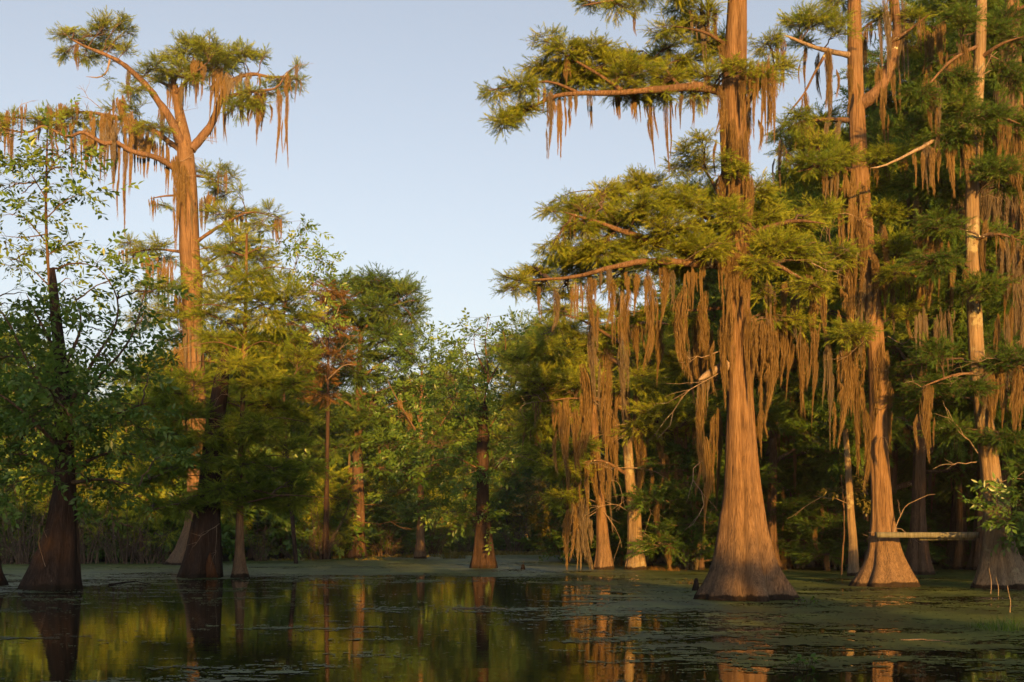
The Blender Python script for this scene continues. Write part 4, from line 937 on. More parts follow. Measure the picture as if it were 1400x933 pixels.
t = Tree('leafy_sapling', 'tall thin sapling with bright hanging leaves rising past the broken stub on the left', P(80, 800, depth(800)) * [1, 1, 0], seed=82, sl=0.46, tint=0.62, leaf=BROAD, bark=BARKB, limbmat=TWIG, tmpl=LEAF, kindb=True)
t.trunk_px([(800, 106, 112), (700, 100, 106), (600, 90, 95), (500, 80, 84), (400, 66, 70), (300, 60, 64), (230, 62, 65), (190, 64, 66)], flute=0.05)
for a in ([(64, 240, 0), (80, 215, -.2), (98, 205, -.3)], [(62, 270, 0), (40, 235, .2), (20, 215, .3)], [(62, 300, 0), (90, 275, -.3), (115, 262, -.4)], [(62, 330, 0), (35, 300, -.3), (5, 290, -.4)], [(64, 350, 0), (90, 335, .3), (105, 340, .3)], [(66, 390, 0), (40, 365, .3), (10, 350, .4)], [(70, 400, 0), (92, 380, -.2), (100, 392, -.2)], [(66, 320, 0), (30, 325, -.2), (0, 322, -.3)]):
    t.limb(a, 0.025, 0.007)
t.pads([(66, 192, 12, 7), (50, 200, 18, 9), (85, 204, 20, 9), (30, 212, 16, 9), (100, 200, 10, 6), (65, 218, 24, 10), (20, 235, 16, 11), (45, 240, 22, 11), (88, 232, 16, 9), (8, 225, 12, 12), (70, 255, 22, 10), (108, 264, 14, 7), (30, 265, 22, 11), (5, 260, 16, 12), (92, 280, 18, 8), (55, 285, 18, 9), (15, 295, 22, 10), (38, 310, 18, 8), (80, 330, 18, 7), (100, 342, 12, 8), (8, 330, 18, 8), (40, 345, 16, 8), (15, 355, 20, 9), (92, 388, 14, 8), (35, 372, 18, 8), (70, 345, 12, 7)], 0.7, dens=0.36)
t.finish()
t = Tree('tree_stump', 'low reddish broken stump at the left edge of the water', P(-4, 801, depth(801)) * [1, 1, 0], cat='stump', seed=83, bark=BARKD)
t.trunk_px([(801, -18, 11), (794, -17, 9), (786, -16, 4), (776, -14, 2), (740, -12, -2)], flute=0.2, name='stub')

# ---- the dark snag in the middle
t = Tree('snag_tree', 'dark snag with a swollen foot and leafy sprout on top, alone in mid channel',
         P(661.5, 777, depth(777)) * [1, 1, 0], seed=91, sl=0.52, tint=0.55, leaf=BROAD, bark=BARKD, tmpl=LEAF, kindb=True)
t.trunk_px([(777, 642, 681), (768, 644, 679), (755, 646, 676), (735, 648, 673), (700, 650, 669), (650, 651, 668), (600, 651, 669), (572, 652, 669), (556, 655, 667), (549, 659, 664)], flute=0.15)
for a in ([(660, 560, 0), (667, 515, 0), (663, 472, 0), (668, 434, 0)], [(664, 530, 0), (690, 480, -.4), (686, 446, -.5)], [(658, 560, 0), (642, 510, .4), (634, 470, .5)], [(666, 590, 0), (695, 540, .5), (700, 505, .6)], [(655, 600, 0), (625, 560, -.5), (610, 530, -.6)], [(664, 510, 0), (650, 480, -.3), (648, 455, -.4)], [(652, 640, 0), (620, 625, -.6), (595, 630, -.8)], [(668, 650, 0), (690, 625, -.3), (700, 600, -.4)]):
    t.limb(a, 0.05, 0.012)
t.pads([(666, 436, 9, 5), (660, 448, 10, 6), (673, 452, 8, 5), (687, 447, 7, 5), (648, 458, 10, 6), (690, 474, 9, 5), (664, 472, 10, 6), (634, 470, 13, 8), (650, 484, 16, 8), (674, 490, 13, 8), (628, 490, 16, 8), (640, 505, 20, 9), (665, 512, 16, 8), (696, 505, 12, 7), (615, 515, 18, 9), (632, 530, 22, 10), (690, 530, 16, 9), (660, 535, 16, 8), (612, 545, 22, 11), (645, 560, 22, 9), (690, 560, 16, 9)], 0.9, dens=0.62)
t.pads([(640, 590, 24, 10), (618, 570, 26, 11), (600, 600, 26, 12), (628, 620, 30, 12), (690, 600, 16, 9), (600, 640, 26, 11), (640, 645, 22, 10, -1), (625, 670, 24, 10), (640, 705, 24, 8, -.8), (655, 718, 8, 5, -.7), (668, 712, 8, 4, -.6), (620, 700, 18, 7)], 1.2, dens=0.9, tint=0.45)
t.deadwood([(670, 640, 0), (690, 625, -.3), (702, 650, -.5)], 0.02, 1); t.deadwood([(672, 580, 0), (674, 620, -.3), (672, 670, -.3)], 0.014, 0)
t.finish()

# ---- centre-left: rounded dark cypress, rusty one, leafy one
t = Tree('cypress_tree', 'rounded dark green cypress crown against the sky with a grey fluted trunk, centre left',
         P(487, 763, depth(763)) * [1, 1, 0], seed=101, sl=0.42, tint=0.5, leaf=CYPD, bark=BARKB, tmpl=NEEDLE_FAR)
t.trunk_px([(763, 471, 503), (752, 475, 501), (735, 477, 499), (700, 480, 499), (650, 481, 497), (600, 483, 495), (540, 486, 496), (470, 489, 496), (410, 494, 498), (385, 497, 499)], flute=0.2)
for a in ([(492, 460, 0), (515, 430, -1), (545, 415, -2)], [(492, 480, 0), (530, 455, 1), (565, 440, 1.6)], [(492, 450, 0), (480, 425, 1), (465, 408, 2)], [(490, 500, 0), (460, 470, -1), (440, 460, -2)], [(490, 520, 0), (530, 490, -1), (560, 470, -2)], [(488, 560, 0), (455, 540, 1), (430, 540, 2)], [(490, 540, 0), (530, 535, 1), (565, 540, 1.6)], [(495, 420, 0), (510, 395, 0), (520, 382, 0)], [(486, 600, 0), (520, 560, -1.4), (556, 548, -2)]):
    t.limb(a, 0.13, 0.03)
t.pads([(495, 381, 22, 8), (520, 384, 26, 8), (505, 395, 34, 10), (470, 392, 26, 10), (545, 392, 26, 9), (562, 400, 18, 8), (530, 405, 34, 11), (485, 410, 36, 12), (572, 412, 10, 8), (555, 425, 26, 11), (515, 425, 36, 12), (465, 420, 26, 12), (490, 440, 36, 12), (540, 442, 34, 11), (570, 440, 14, 10), (455, 445, 22, 11), (520, 460, 36, 12), (555, 462, 24, 10), (475, 465, 34, 12), (500, 485, 36, 12), (450, 480, 24, 11), (540, 485, 26, 10), (475, 510, 34, 12), (510, 515, 30, 11), (450, 530, 30, 12), (490, 545, 34, 11), (530, 530, 28, 11), (470, 575, 30, 11), (515, 570, 32, 11), (445, 570, 24, 11), (545, 560, 24, 10), (500, 605, 30, 10), (455, 610, 30, 10)], 2.6, dens=0.8)
t.mosspx([(552, 528, 560, 10), (535, 540, 565, 7), (505, 540, 580, 12), (512, 550, 600, 10), (475, 640, 700, 14), (445, 645, 690, 30), (462, 660, 700, 16), (430, 640, 680, 14), (558, 628, 665, 14), (525, 610, 650, 12), (485, 610, 660, 14)])
for a in ([(492, 715, 0), (530, 716, -1), (560, 722, -1.6), (595, 716, -2)], [(490, 690, 0), (515, 692, -.5), (545, 700, -1)], [(490, 470, -.5), (515, 460, -1.4), (545, 437, -2)], [(491, 510, 0), (470, 480, -1), (450, 472, -1.6)], [(492, 560, 0), (520, 535, -1), (560, 530, -1.5)], [(480, 650, 0), (455, 645, -1), (425, 655, -1.5)]):
    t.deadwood(a, 0.05, 3)
t.finish()
t = Tree('cypress_tree', 'thin cypress with rusty brown half-bare foliage, left of the rounded dark crown',
         P(446, 765, depth(765)) * [1, 1, 0], seed=102, sl=0.45, tint=0.5, leaf=RUST, bark=BARKD, tmpl=NEEDLE_FAR)
t.trunk_px([(765, 439, 453), (740, 441, 450), (650, 444, 450), (560, 446, 451), (480, 447, 450), (400, 448, 450)], flute=0.12)
for a in ([(447, 480, 0), (428, 450, -.6), (410, 445, -1)], [(448, 460, 0), (462, 425, .5), (470, 400, .7)], [(448, 500, 0), (425, 490, -.5), (405, 495, -.8)], [(447, 440, 0), (430, 405, -.4), (425, 395, -.5)], [(447, 520, 0), (470, 500, -.6), (485, 500, -.9)]): t.limb(a, 0.06, 0.02, mat=DEAD)
t.pads([(448, 396, 20, 9), (430, 405, 18, 9), (462, 410, 16, 9), (440, 430, 24, 11), (418, 440, 18, 10), (455, 450, 20, 10), (432, 470, 26, 11), (412, 480, 18, 10), (450, 490, 24, 10), (430, 510, 22, 10), (470, 500, 16, 8), (440, 540, 22, 10)], 1.4, dens=0.55)
for a in ([(447, 470, -.3), (425, 452, -.8), (412, 448, -1)], [(447, 420, 0), (455, 405, -.4), (470, 395, -.6)], [(447, 500, 0), (462, 480, -.6), (482, 470, -.8)]): t.deadwood(a, 0.035, 3)
t.finish()
t = Tree('leafy_tree', 'bushy light green leafy tree filling the centre behind the dark snag', P(575, 764, depth(764)) * [1, 1, 0], seed=103, sl=0.52, tint=0.4, dens=0.7, leaf=BROAD, tmpl=LEAF_BIG, kindb=True, bark=BARK)
t.trunk_px([(764, 566, 584), (740, 569, 581), (650, 571, 579), (560, 573, 578), (500, 575, 578)], flute=0.1)
for a in ([(575, 600, 0), (545, 550, -1), (530, 520, -1.4)], [(576, 560, 0), (590, 510, .5), (585, 475, .8)], [(575, 620, 0), (610, 570, -1), (625, 540, -1.4)], [(574, 580, 0), (560, 520, 1), (548, 490, 1.5)], [(574, 660, 0), (540, 640, -1.4), (515, 640, -2)], [(576, 650, 0), (610, 630, 1), (635, 620, 1.4)]): t.limb(a, 0.08, 0.02)
t.pads([(585, 468, 14, 8), (560, 480, 20, 10), (605, 482, 18, 9), (580, 500, 28, 11), (545, 505, 24, 11), (615, 508, 20, 10), (595, 528, 28, 11), (560, 530, 28, 11), (535, 540, 20, 10), (620, 545, 24, 11), (580, 560, 30, 11), (548, 572, 26, 11), (610, 580, 28, 11), (570, 600, 30, 11), (530, 605, 24, 11), (600, 620, 28, 11), (555, 635, 30, 11), (520, 645, 24, 10), (585, 655, 28, 11), (545, 675, 28, 10), (600, 690, 24, 10), (575, 700, 26, 9)], 2.6, dens=0.9)
t.mosspx([(558, 560, 590, 8), (545, 545, 575, 8), (590, 600, 640, 8)])
t.deadwood([(574, 560, -1), (580, 540, -1.6), (600, 570, -2)], 0.04, 2)
t.finish()
t = Tree('cypress_tree', 'slim far cypress with an orange swollen foot, left of the dark snag',
         P(553, 757, depth(756.5)) * [1, 1, 0], seed=104, sl=0.6, tint=0.5, tmpl=NEEDLE_FAR)
t.trunk_px([(756.5, 547, 560), (748, 549, 558), (735, 552, 558), (700, 554, 559), (620, 556, 560), (540, 557, 560)], flute=0.1)
t.pads([(556, 640, 24, 10), (535, 665, 24, 9), (575, 660, 22, 9), (556, 600, 24, 10), (560, 560, 20, 10), (540, 690, 20, 7), (575, 690, 20, 7)], 2, dens=0.8)
t.finish()
t = Tree('leafy_shrub', 'golden sunlit leafy shrub leaning over the far water left of the mossy trunks', P(762, 770, depth(768)) * [1, 1, 0], cat='shrub', seed=105, sl=0.55, tint=0.5, leaf=GOLD, tmpl=LEAF, kindb=True)
t.limb([(775, 768, 0), (765, 720, -.3), (745, 690, -.6)], 0.05, 0.015); t.limb([(778, 768, 0), (780, 710, .4), (770, 660, .6)], 0.05, 0.015); t.limb([(770, 768, 0), (755, 740, -.6), (735, 715, -.9)], 0.04, 0.012)
t.pads([(735, 680, 22, 8), (755, 668, 24, 9), (775, 650, 22, 9), (745, 700, 22, 8), (770, 690, 24, 9), (735, 715, 20, 7), (760, 722, 24, 8), (780, 735, 18, 7), (725, 690, 12, 6)], 1.0, dens=0.8)
t.finish()

# ---- small trunks of the right stand
def slim(x, y, rows, label, seed, pads=(), dd=0, bark=BARK, leaf=CYPD, moss=(), tint=0.35, **kw):
    q = Tree('cypress_tree', label, P(x, y, depth(y)) * [1, 1, 0], seed=seed, sl=0.36, tint=tint, leaf=leaf, bark=bark, tmpl=NEEDLE_FAR, **kw)
    q.trunk_px(rows, flute=0.12)
    q.pads(pads, 1.2, dens=0.75)
    q.mosspx(moss)
    return q


t = slim(1166, 788, [(788, 1157, 1176), (775, 1159, 1174), (740, 1160, 1172), (700, 1157, 1168), (640, 1155, 1164), (560, 1150, 1157), (480, 1147, 1151)], 'thin blotched trunk with an orange-lit foot, left of the forked plank cypress', 111,
         [(1150, 560, 26, 10), (1140, 520, 26, 10), (1165, 590, 24, 9), (1140, 620, 24, 9), (1160, 500, 22, 10)], bark=BARKL)
t.deadwood([(1162, 690, 0), (1130, 680, -.4), (1090, 700, -.7)], 0.02, 3); t.finish()
t = slim(1187, 781, [(781, 1181, 1193), (750, 1182, 1190), (690, 1180, 1187), (600, 1177, 1182), (500, 1174, 1178)], 'second thin trunk half hidden behind the forked cypress with the plank', 112, [(1180, 520, 22, 9), (1170, 560, 22, 9)]); t.finish()
t = slim(1313, 779, [(779, 1301, 1325), (765, 1304, 1321), (740, 1307, 1317), (680, 1308, 1316), (600, 1307, 1314), (500, 1305, 1310), (400, 1303, 1306)], 'narrow red-brown trunk standing in the dark behind the plank', 113, [(1300, 480, 30, 12), (1315, 520, 30, 12), (1300, 420, 28, 12), (1320, 560, 28, 10)], moss=[(1300, 600, 680, 14), (1322, 560, 640, 12)]); t.finish()
t = slim(1262, 776, [(776, 1250, 1275), (762, 1254, 1270), (735, 1257, 1266), (660, 1258, 1265), (560, 1256, 1262), (440, 1252, 1256)], 'dim mossy trunk behind the right side of the forked cypress', 114, [(1250, 500, 30, 12), (1270, 460, 30, 12), (1260, 560, 28, 10)], moss=[(1250, 560, 660, 14), (1275, 600, 680, 12)], bark=BARKL); t.finish()
t = slim(1290, 768, [(768, 1282, 1299), (750, 1285, 1296), (700, 1287, 1294), (600, 1286, 1292), (480, 1284, 1288)], 'faint straight trunk deep in the shade between the two plank cypresses', 115, [(1285, 540, 30, 11), (1295, 480, 30, 12)]); t.finish()
t = slim(1112, 772, [(772, 1104, 1121), (755, 1107, 1118), (700, 1109, 1116), (600, 1110, 1116), (480, 1110, 1114), (380, 1111, 1113)], 'shaded slim cypress with low feathery boughs, right of the big front cypress', 116,
         [(1090, 590, 34, 11), (1070, 620, 34, 11), (1110, 610, 34, 11), (1130, 560, 34, 12), (1085, 540, 34, 12), (1075, 660, 30, 10), (1110, 650, 32, 10), (1135, 640, 28, 10), (1090, 480, 34, 12), (1130, 490, 34, 12), (1080, 690, 30, 8), (1105, 690, 26, 8), (1110, 430, 36, 14), (1090, 720, 24, 7)], tint=0.4)
for a in ([(1110, 655, 0), (1090, 660, -.6), (1075, 690, -1)], [(1110, 690, 0), (1085, 700, -.6), (1068, 725, -.9)], [(1110, 720, 0), (1090, 730, -.5), (1075, 760, -.8)], [(1110, 560, 0), (1080, 555, -.5), (1060, 570, -.9)], [(1112, 705, 0), (1135, 715, -.5), (1150, 745, -.8)]): t.deadwood(a, 0.025, 4)
t.finish()

# ================================================================ TREES OF THE BACKGROUND, copied from a few built kinds
def generic(name, label, loc, H, cb, spread, seed, leaf, tmpl, sl=0.5, nl=16, group=None, kindb=False, dens=0.8, tint=0.5, moss=7, grey=False, r0=0.30, flat=0.6, cat='tree'):
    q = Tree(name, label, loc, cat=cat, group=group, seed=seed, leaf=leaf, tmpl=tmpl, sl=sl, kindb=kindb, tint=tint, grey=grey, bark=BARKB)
    q.D = 60
    lean = q.r.normal(0, 0.02 * H, 2)
    q.trunk([(0, 0, 0, r0 * 1.9), (0.5, 0, 0, r0 * 1.45), (1.2, 0, 0, r0 * 1.1), (2.4, .02, 0, r0 * .8), (H * .45, lean[0] * .4, lean[1] * .4, r0 * .55), (H * .8, lean[0] * .8, lean[1] * .8, r0 * .3), (H, lean[0], lean[1], .03)], flute=0.18)
    ends = []
    for i in range(nl):
        f = (i + 0.5) / nl
        z = cb + (H - cb) * f
        az = i * 2.4 + q.r.uniform(-.5, .5)
        l = spread * (1 - flat * f ** 1.6) * q.r.uniform(0.65, 1.15)
        d = np.array([math.cos(az), math.sin(az), q.r.uniform(0.0, 0.35)])
        a = np.array([lean[0] * z / H, lean[1] * z / H, z])
        c = spline([a, a + d * l * .5 + [0, 0, .1 * l], a + d * l], 8) + np.concatenate([np.zeros((1, 3)), q.r.normal(0, 0.05 * l, (7, 3))])
        tubes(q.twigs, c[None], np.linspace(0.03 + 0.022 * l, 0.015, 8)[None], 6)
        q.pts += [tuple(v) for v in c[2:]]
        ends.append(c)
        for k, sc in ((7, 1.0), (4, 0.9)):
            R = spread * q.r.uniform(0.22, 0.36) * sc
            q.pad(c[k] + q.r.normal(0, .12 * spread, 3) * [1, 1, .4], (R, R, R * q.r.uniform(.4, .6)), dens=dens, anchor=c[k - 1])
    q.pad([lean[0], lean[1], H], (spread * .3, spread * .3, spread * .15), dens=dens)
    for _ in range(moss):
        c = ends[q.r.integers(0, nl)]
        L = q.r.uniform(0.9, 3.0); q.moss(c[q.r.integers(2, 8)], q.r.uniform(.3, 1.1), L)
    for _ in range(3):
        a = ends[q.r.integers(0, max(2, nl // 2))]
        e = a[5] + q.r.normal(0, 1, 3) * [spread * .4, spread * .4, .5]
        q.deadwood([a[0], (a[0] + e) / 2 + [0, 0, .1], e], 0.025, 3, px=False)
    q.finish()
    return q.root


RS = np.random.default_rng(2024)
GL_R, LB_R = 'stand of cypresses behind the right-hand trunks', 'shaded cypress of the dense stand behind the right-hand trunks'
GL_L, LB_L = 'trees along the left bank', 'dark tree of the thicket on the left bank behind the broken trunk'
GL_C, LB_C = 'far trees across the channel', 'hazy tree in the far line across the channel'
GL_B, LB_B = 'unseen shade trees behind the viewpoint', 'unseen tree behind the viewpoint, placed to throw shade into the view'
G = {}
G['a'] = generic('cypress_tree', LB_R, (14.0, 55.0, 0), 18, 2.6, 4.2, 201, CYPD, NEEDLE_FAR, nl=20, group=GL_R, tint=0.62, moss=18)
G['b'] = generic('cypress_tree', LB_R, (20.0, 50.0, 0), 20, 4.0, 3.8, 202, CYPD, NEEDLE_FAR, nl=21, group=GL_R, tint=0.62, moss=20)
G['c'] = generic('cypress_tree', LB_L, (-31.0, 80.0, 0.2), 13, 2.0, 3.4, 203, CYP, NEEDLE_FAR, group=GL_L, tint=0.28, moss=4)
G['d'] = generic('leafy_tree', LB_L, (-36.0, 84.0, 0.2), 12, 2.0, 3.6, 204, BROAD, LEAF_BIG, sl=0.58, group=GL_L, kindb=True, dens=0.7, moss=3, tint=0.25, r0=0.22)
G['e'] = generic('leafy_shrub', 'low leafy shrub in the fringe along the far bank', (-22.0, 70.0, 0.1), 3.0, 0.3, 1.5, 205, BROAD, LEAF_BIG, sl=0.5, nl=12, group='shrubs along the far bank', kindb=True, dens=0.7, moss=0, tint=0.35, r0=0.06, flat=.3, cat='shrub')
G['f'] = generic('cypress_sapling', 'feathery young cypress in the fringe along the far bank', (-18.0, 72.0, 0.1), 5.0, 0.6, 1.7, 206, CYP, NEEDLE_FAR, sl=0.42, nl=14, group='young cypresses along the far bank', dens=0.75, moss=0, tint=0.5, r0=0.08, flat=.75, cat='sapling')
G['g'] = generic('cypress_sapling', 'feathery young cypress standing in the shaded water behind the right-hand trunks', (13.0, 60.0, -0.05), 5.0, 0.5, 1.9, 207, CYPD, NEEDLE_FAR, sl=0.36, nl=14, group='young cypresses in the right-hand stand', dens=0.7, moss=5, tint=0.3, r0=0.08, flat=.7, cat='sapling')  # dark needle colour stands in for shade on these saplings
q = Tree('bare_shrub', 'leafless grey thicket of thin stems on the far bank', (-24.0, 66.0, 0.05), cat='shrub', group='bare thickets along the bank', seed=208)
q.D = 60
mb = MB()
for i in range(26):
    a = q.r.uniform(0, 2 * PI); b0 = np.array([math.cos(a), math.sin(a), 0]) * q.r.uniform(0, .8)
    hh = q.r.uniform(0.8, 4.0); d = np.array([math.cos(a) * .5, math.sin(a) * .5, 0]) * q.r.uniform(0, 1.6) + q.r.normal(0, .4, 3) * [1, 1, 0]
    tt = np.linspace(0, 1, 8)[:, None]
    c = b0 + d * hh * .6 * tt ** 1.4 + np.array([0, 0, 1.0]) * hh * tt + q.r.normal(0, .05, (8, 3)) * tt
    tubes(mb, c[None], np.linspace(.026, .007, 8)[None], 5)
    for _ in range(4):
        k = q.r.integers(2, 7); e = unit(c[k] - c[k - 1]) + q.r.normal(0, .6, 3); l = q.r.uniform(.4, 1.1)
        g2 = c[k] + np.linspace(0, 1, 5)[:, None] * unit(e) * l + q.r.normal(0, .03, (5, 3)) * np.linspace(0, 1, 5)[:, None]
        tubes(mb, g2[None], np.linspace(.012, .005, 5)[None], 4)
mb.build('stems', TWIG, q.root)
G['h'] = q.root
index_children()


def put(key, xpx, D, ytop, label, group, z0=0.0, wide=1.0, H=None, cat=None):
    src = G[key]; H = H or {'a': 18, 'b': 20, 'c': 13, 'd': 12, 'e': 3.0, 'f': 5.0, 'g': 5.0, 'h': 4.0}[key]
    zt = CAMH + (HOR - ytop) / FPX * D
    s = max(0.25, (zt - z0) / H)
    x = (xpx - 700) / FPX * D
    w = wide * (0.4 + 0.6 * s)
    return dup(src, (x, D, z0), RS.uniform(0, 2 * PI), (w, w, s), label, group, cat)


# right stand (x in photo pixels, distance, top row)
for k, x, D, y in (('a', 985, 58, 360), ('b', 1055, 50, 290), ('a', 1105, 62, 250), ('b', 1150, 54, 200), ('a', 1215, 50, 110), ('b', 1255, 44, 20), ('a', 1310, 52, 90), ('b', 1372, 46, -10), ('a', 1425, 52, 20), ('a', 1045, 74, 300), ('b', 945, 66, 400),
                   ('a', 1130, 84, 250), ('b', 1190, 74, 200), ('a', 1240, 82, 180), ('b', 1290, 70, 150), ('a', 1345, 80, 120), ('b', 1400, 72, 80), ('a', 900, 80, 440), ('b', 1000, 90, 330), ('a', 850, 92, 460), ('a', 960, 104, 400), ('b', 1080, 100, 300), ('a', 1170, 104, 260),
                   ('b', 1260, 100, 230), ('a', 1350, 98, 180), ('b', 1480, 44, -140), ('a', 1540, 52, -100), ('b', 1600, 40, -200), ('a', 1460, 66, -40), ('b', 1560, 74, -60), ('a', 1500, 96, 40), ('a', 1640, 58, -100), ('b', 1700, 46, -200), ('a', 810, 108, 500)):  # unseen trees past the right edge are added to block the sun
    put(k, x, D, y, LB_R, GL_R, z0=0.0 if D < 74 else 0.2)
# left bank thicket
for k, x, D, y in (('d', 20, 72, 520), ('c', 70, 78, 540), ('d', 125, 80, 585), ('c', 175, 76, 560), ('d', 225, 86, 520), ('c', 290, 84, 470), ('d', 330, 92, 490), ('c', 380, 92, 460), ('c', 420, 98, 500), ('d', -30, 80, 440), ('c', -80, 74, 400), ('c', 140, 100, 560), ('d', 60, 104, 520),
                   ('d', 250, 104, 500), ('c', 205, 96, 500), ('d', 360, 110, 470), ('d', -100, 96, 400), ('c', 10, 96, 470)):
    put(k, x, D, y, LB_L, GL_L, z0=0.2)
# far line across the channel
for k, x, D, y in (('a', 705, 128, 468), ('c', 735, 122, 448), ('d', 680, 124, 560), ('c', 650, 126, 545), ('d', 620, 130, 520), ('c', 590, 124, 520), ('d', 720, 118, 600), ('a', 760, 130, 455), ('d', 775, 116, 560), ('c', 790, 124, 480), ('d', 540, 118, 560), ('c', 505, 116, 560), ('c', 470, 118, 560), ('d', 430, 116, 580), ('d', 660, 140, 600), ('d', 700, 144, 580),
                   ('a', 560, 150, 520), ('c', 630, 160, 560), ('a', 400, 140, 500), ('a', 480, 150, 540), ('d', 740, 150, 560), ('c', 690, 170, 570), ('d', 600, 170, 590), ('a', 300, 150, 520), ('a', 200, 150, 540), ('a', 100, 150, 540), ('a', 0, 150, 500), ('a', 850, 150, 500), ('a', 920, 150, 440), ('b', 1010, 140, 380), ('a', 1130, 140, 320), ('b', 1240, 140, 280), ('a', 1340, 140, 240), ('b', 1430, 130, 200)):
    put(k, x, D, y, LB_C, GL_C, z0=0.45)
# fringe of shrubs and saplings at the water's edge
for i in range(74):
    x = -40 + i * 20.5 + RS.uniform(-9, 9)
    D0 = 70.0
    for _ in range(6): D0 = float(shore(np.array((x - 700) / FPX * D0)))
    D = D0 + RS.uniform(0.5, 7)
    h = RS.uniform(1.6, 4.2) * (1.25 if x < 460 else 1)
    yt = HOR - (h - CAMH) / D * FPX
    if 590 < x < 790: yt = min(740, yt + 22)
    put('e', x, D, yt, 'low leafy shrub in the fringe along the far bank', 'shrubs along the far bank', z0=0.05, wide=1.2)
for i, x in enumerate((15, 60, 105, 150, 190, 225, 265, 310, 345, 385, 425, 450, 520, 600, 700, 740, 800, 850, 890, 940, 1000, 1060, 1090, 1130, 1170, 1230, 1280, 1330, 1390, 1440)):
    D0 = 70.0
    for _ in range(6): D0 = float(shore(np.array((x - 700) / FPX * D0)))
    D = D0 + RS.uniform(-1, 9)
    if x > 860: D += 8
    put('f', x + RS.uniform(-8, 8), D, RS.uniform(600, 680), 'feathery young cypress in the fringe along the far bank', 'young cypresses along the far bank', z0=0.05)
for i in range(26):
    x = 830 + i * 25 + RS.uniform(-12, 12); D = RS.uniform(48, 66)
    put('g', x, D, RS.uniform(610, 690), 'feathery young cypress standing in the shaded water behind the right-hand trunks', 'young cypresses in the right-hand stand', z0=-0.05, wide=1.25)
for i in range(30):
    x = 800 + i * 23 + RS.uniform(-12, 12); D = RS.uniform(68, 84)
    put('e', x, D, RS.uniform(660, 700), 'dark leafy shrub under the cypresses of the right-hand stand', 'shrubs under the right-hand stand', z0=0.05, wide=1.3)
for i in range(40):
    D = RS.uniform(150, 200)
    put('e', -60 + i * 39 + RS.uniform(-15, 15), D, RS.uniform(672, 700), 'distant bush closing the view under the far trees', 'distant bushes under the far trees', z0=0.3, wide=1.6)
for i, x in enumerate((-5, 22, 40, 118, 164, 205, 352, 402, 440, 520, 585, 640, 705, 800, 836, 895, 940, 1075, 1100, 1140, 1240, 1275, 1300)):
    D0 = 70.0
    for _ in range(6): D0 = float(shore(np.array((x - 700) / FPX * D0)))
    D = D0 - RS.uniform(1.5, 4.5)
    put('h', x + RS.uniform(-5, 5), D, HOR - (RS.uniform(1.3, 4.8) - CAMH) / D * FPX, 'leafless grey thicket of thin stems on the far bank', 'bare thickets along the bank', z0=-0.05, wide=RS.uniform(.7, 1.5))
# unseen trees behind the viewpoint, set on the sun's side to shade the view
for k, x, y, h, wd in (('c', -24, -15, 17, 1), ('d', -20, -14, 15, 1), ('c', -16, -16, 16, 1), ('d', -12, -14, 15, 1), ('c', -8.2, -16, 15, .9), ('d', -5.0, -14, 14.5, .8), ('d', -1.6, -15, 14.6, .8), ('d', 1.6, -16, 14.4, .85), ('c', 4.9, -15, 18.5, .55), ('d', -14, -21, 15, 1), ('d', -7, -21, 14.5, .9),
                    ('d', 4.6, -15, 10.2, .8), ('d', 7.6, -16, 9.6, .7), ('c', 10.4, -15, 9.8, .5), ('d', 12.9, -15, 7.0, .45), ('d', 21.9, -15, 9.4, .45), ('c', 25.6, -14, 14.5, .7), ('d', 29, -15, 15.5, 1), ('c', 33.5, -13, 16.5, 1), ('d', 38, -15, 17, 1), ('c', 43, -12, 17, 1), ('d', 48, -10, 17, 1)):
    s = h / {'c': 13, 'd': 12}[k]
    dup(G[k], (x, y, 0.1), RS.uniform(0, 6), (1.05 * wd, 1.05 * wd, s), LB_B, GL_B)

# ================================================================ SMALL THINGS ON THE WATER
# ---- the plank nailed between the two right-hand cypresses
D = 32.4
pl = empty('plank_seat', P(1268, 738, D), 'weathered grey plank perch fixed between the forked and the lichened cypress', 'perch')
WOOD = bark_material('weathered_board', (0.05, 0.052, 0.042), (0.115, 0.12, 0.095), (0.18, 0.19, 0.15), lichen=0.4, lichen_col=(0.16, 0.17, 0.11), wet=0)


def board(name, x0, x1, y0, y1, dd, depth_m, warp, seed):
    r = np.random.default_rng(seed); n = 24
    a, b = P(x0, y0, D + dd), P(x1, y0, D + dd)
    th = (y1 - y0) / FPX * D
    mb = MB(); V = []
    for i in range(n):
        f = i / (n - 1)
        q = a + (b - a) * f + [0, 0, warp * math.sin(PI * f) + r.normal(0, .002)]
        e = 0.02 * r.normal() if i in (0, n - 1) else 0.004 * r.normal()
        V += [q + [e, e, 0], q + [e, depth_m + e, .01], q + [e, depth_m + e, -th], q + [e, e, -th + r.normal(0, .003)]]
    Q = []
    for i in range(n - 1):
        for k in range(4): Q.append([i * 4 + k, i * 4 + (k + 1) % 4, i * 4 + 4 + (k + 1) % 4, i * 4 + 4 + k])
    Q += [[0, 3, 2, 1], [n * 4 - 4, n * 4 - 3, n * 4 - 2, n * 4 - 1]]
    mb.add(np.array(V) - np.array(pl.location), quads=Q)
    return mb.build(name, WOOD, pl)


board('board', 1199, 1338, 728, 735, 0.0, 0.24, -0.006, 1)
board('board', 1258, 1332, 730.5, 739, 0.27, 0.20, 0.004, 2)


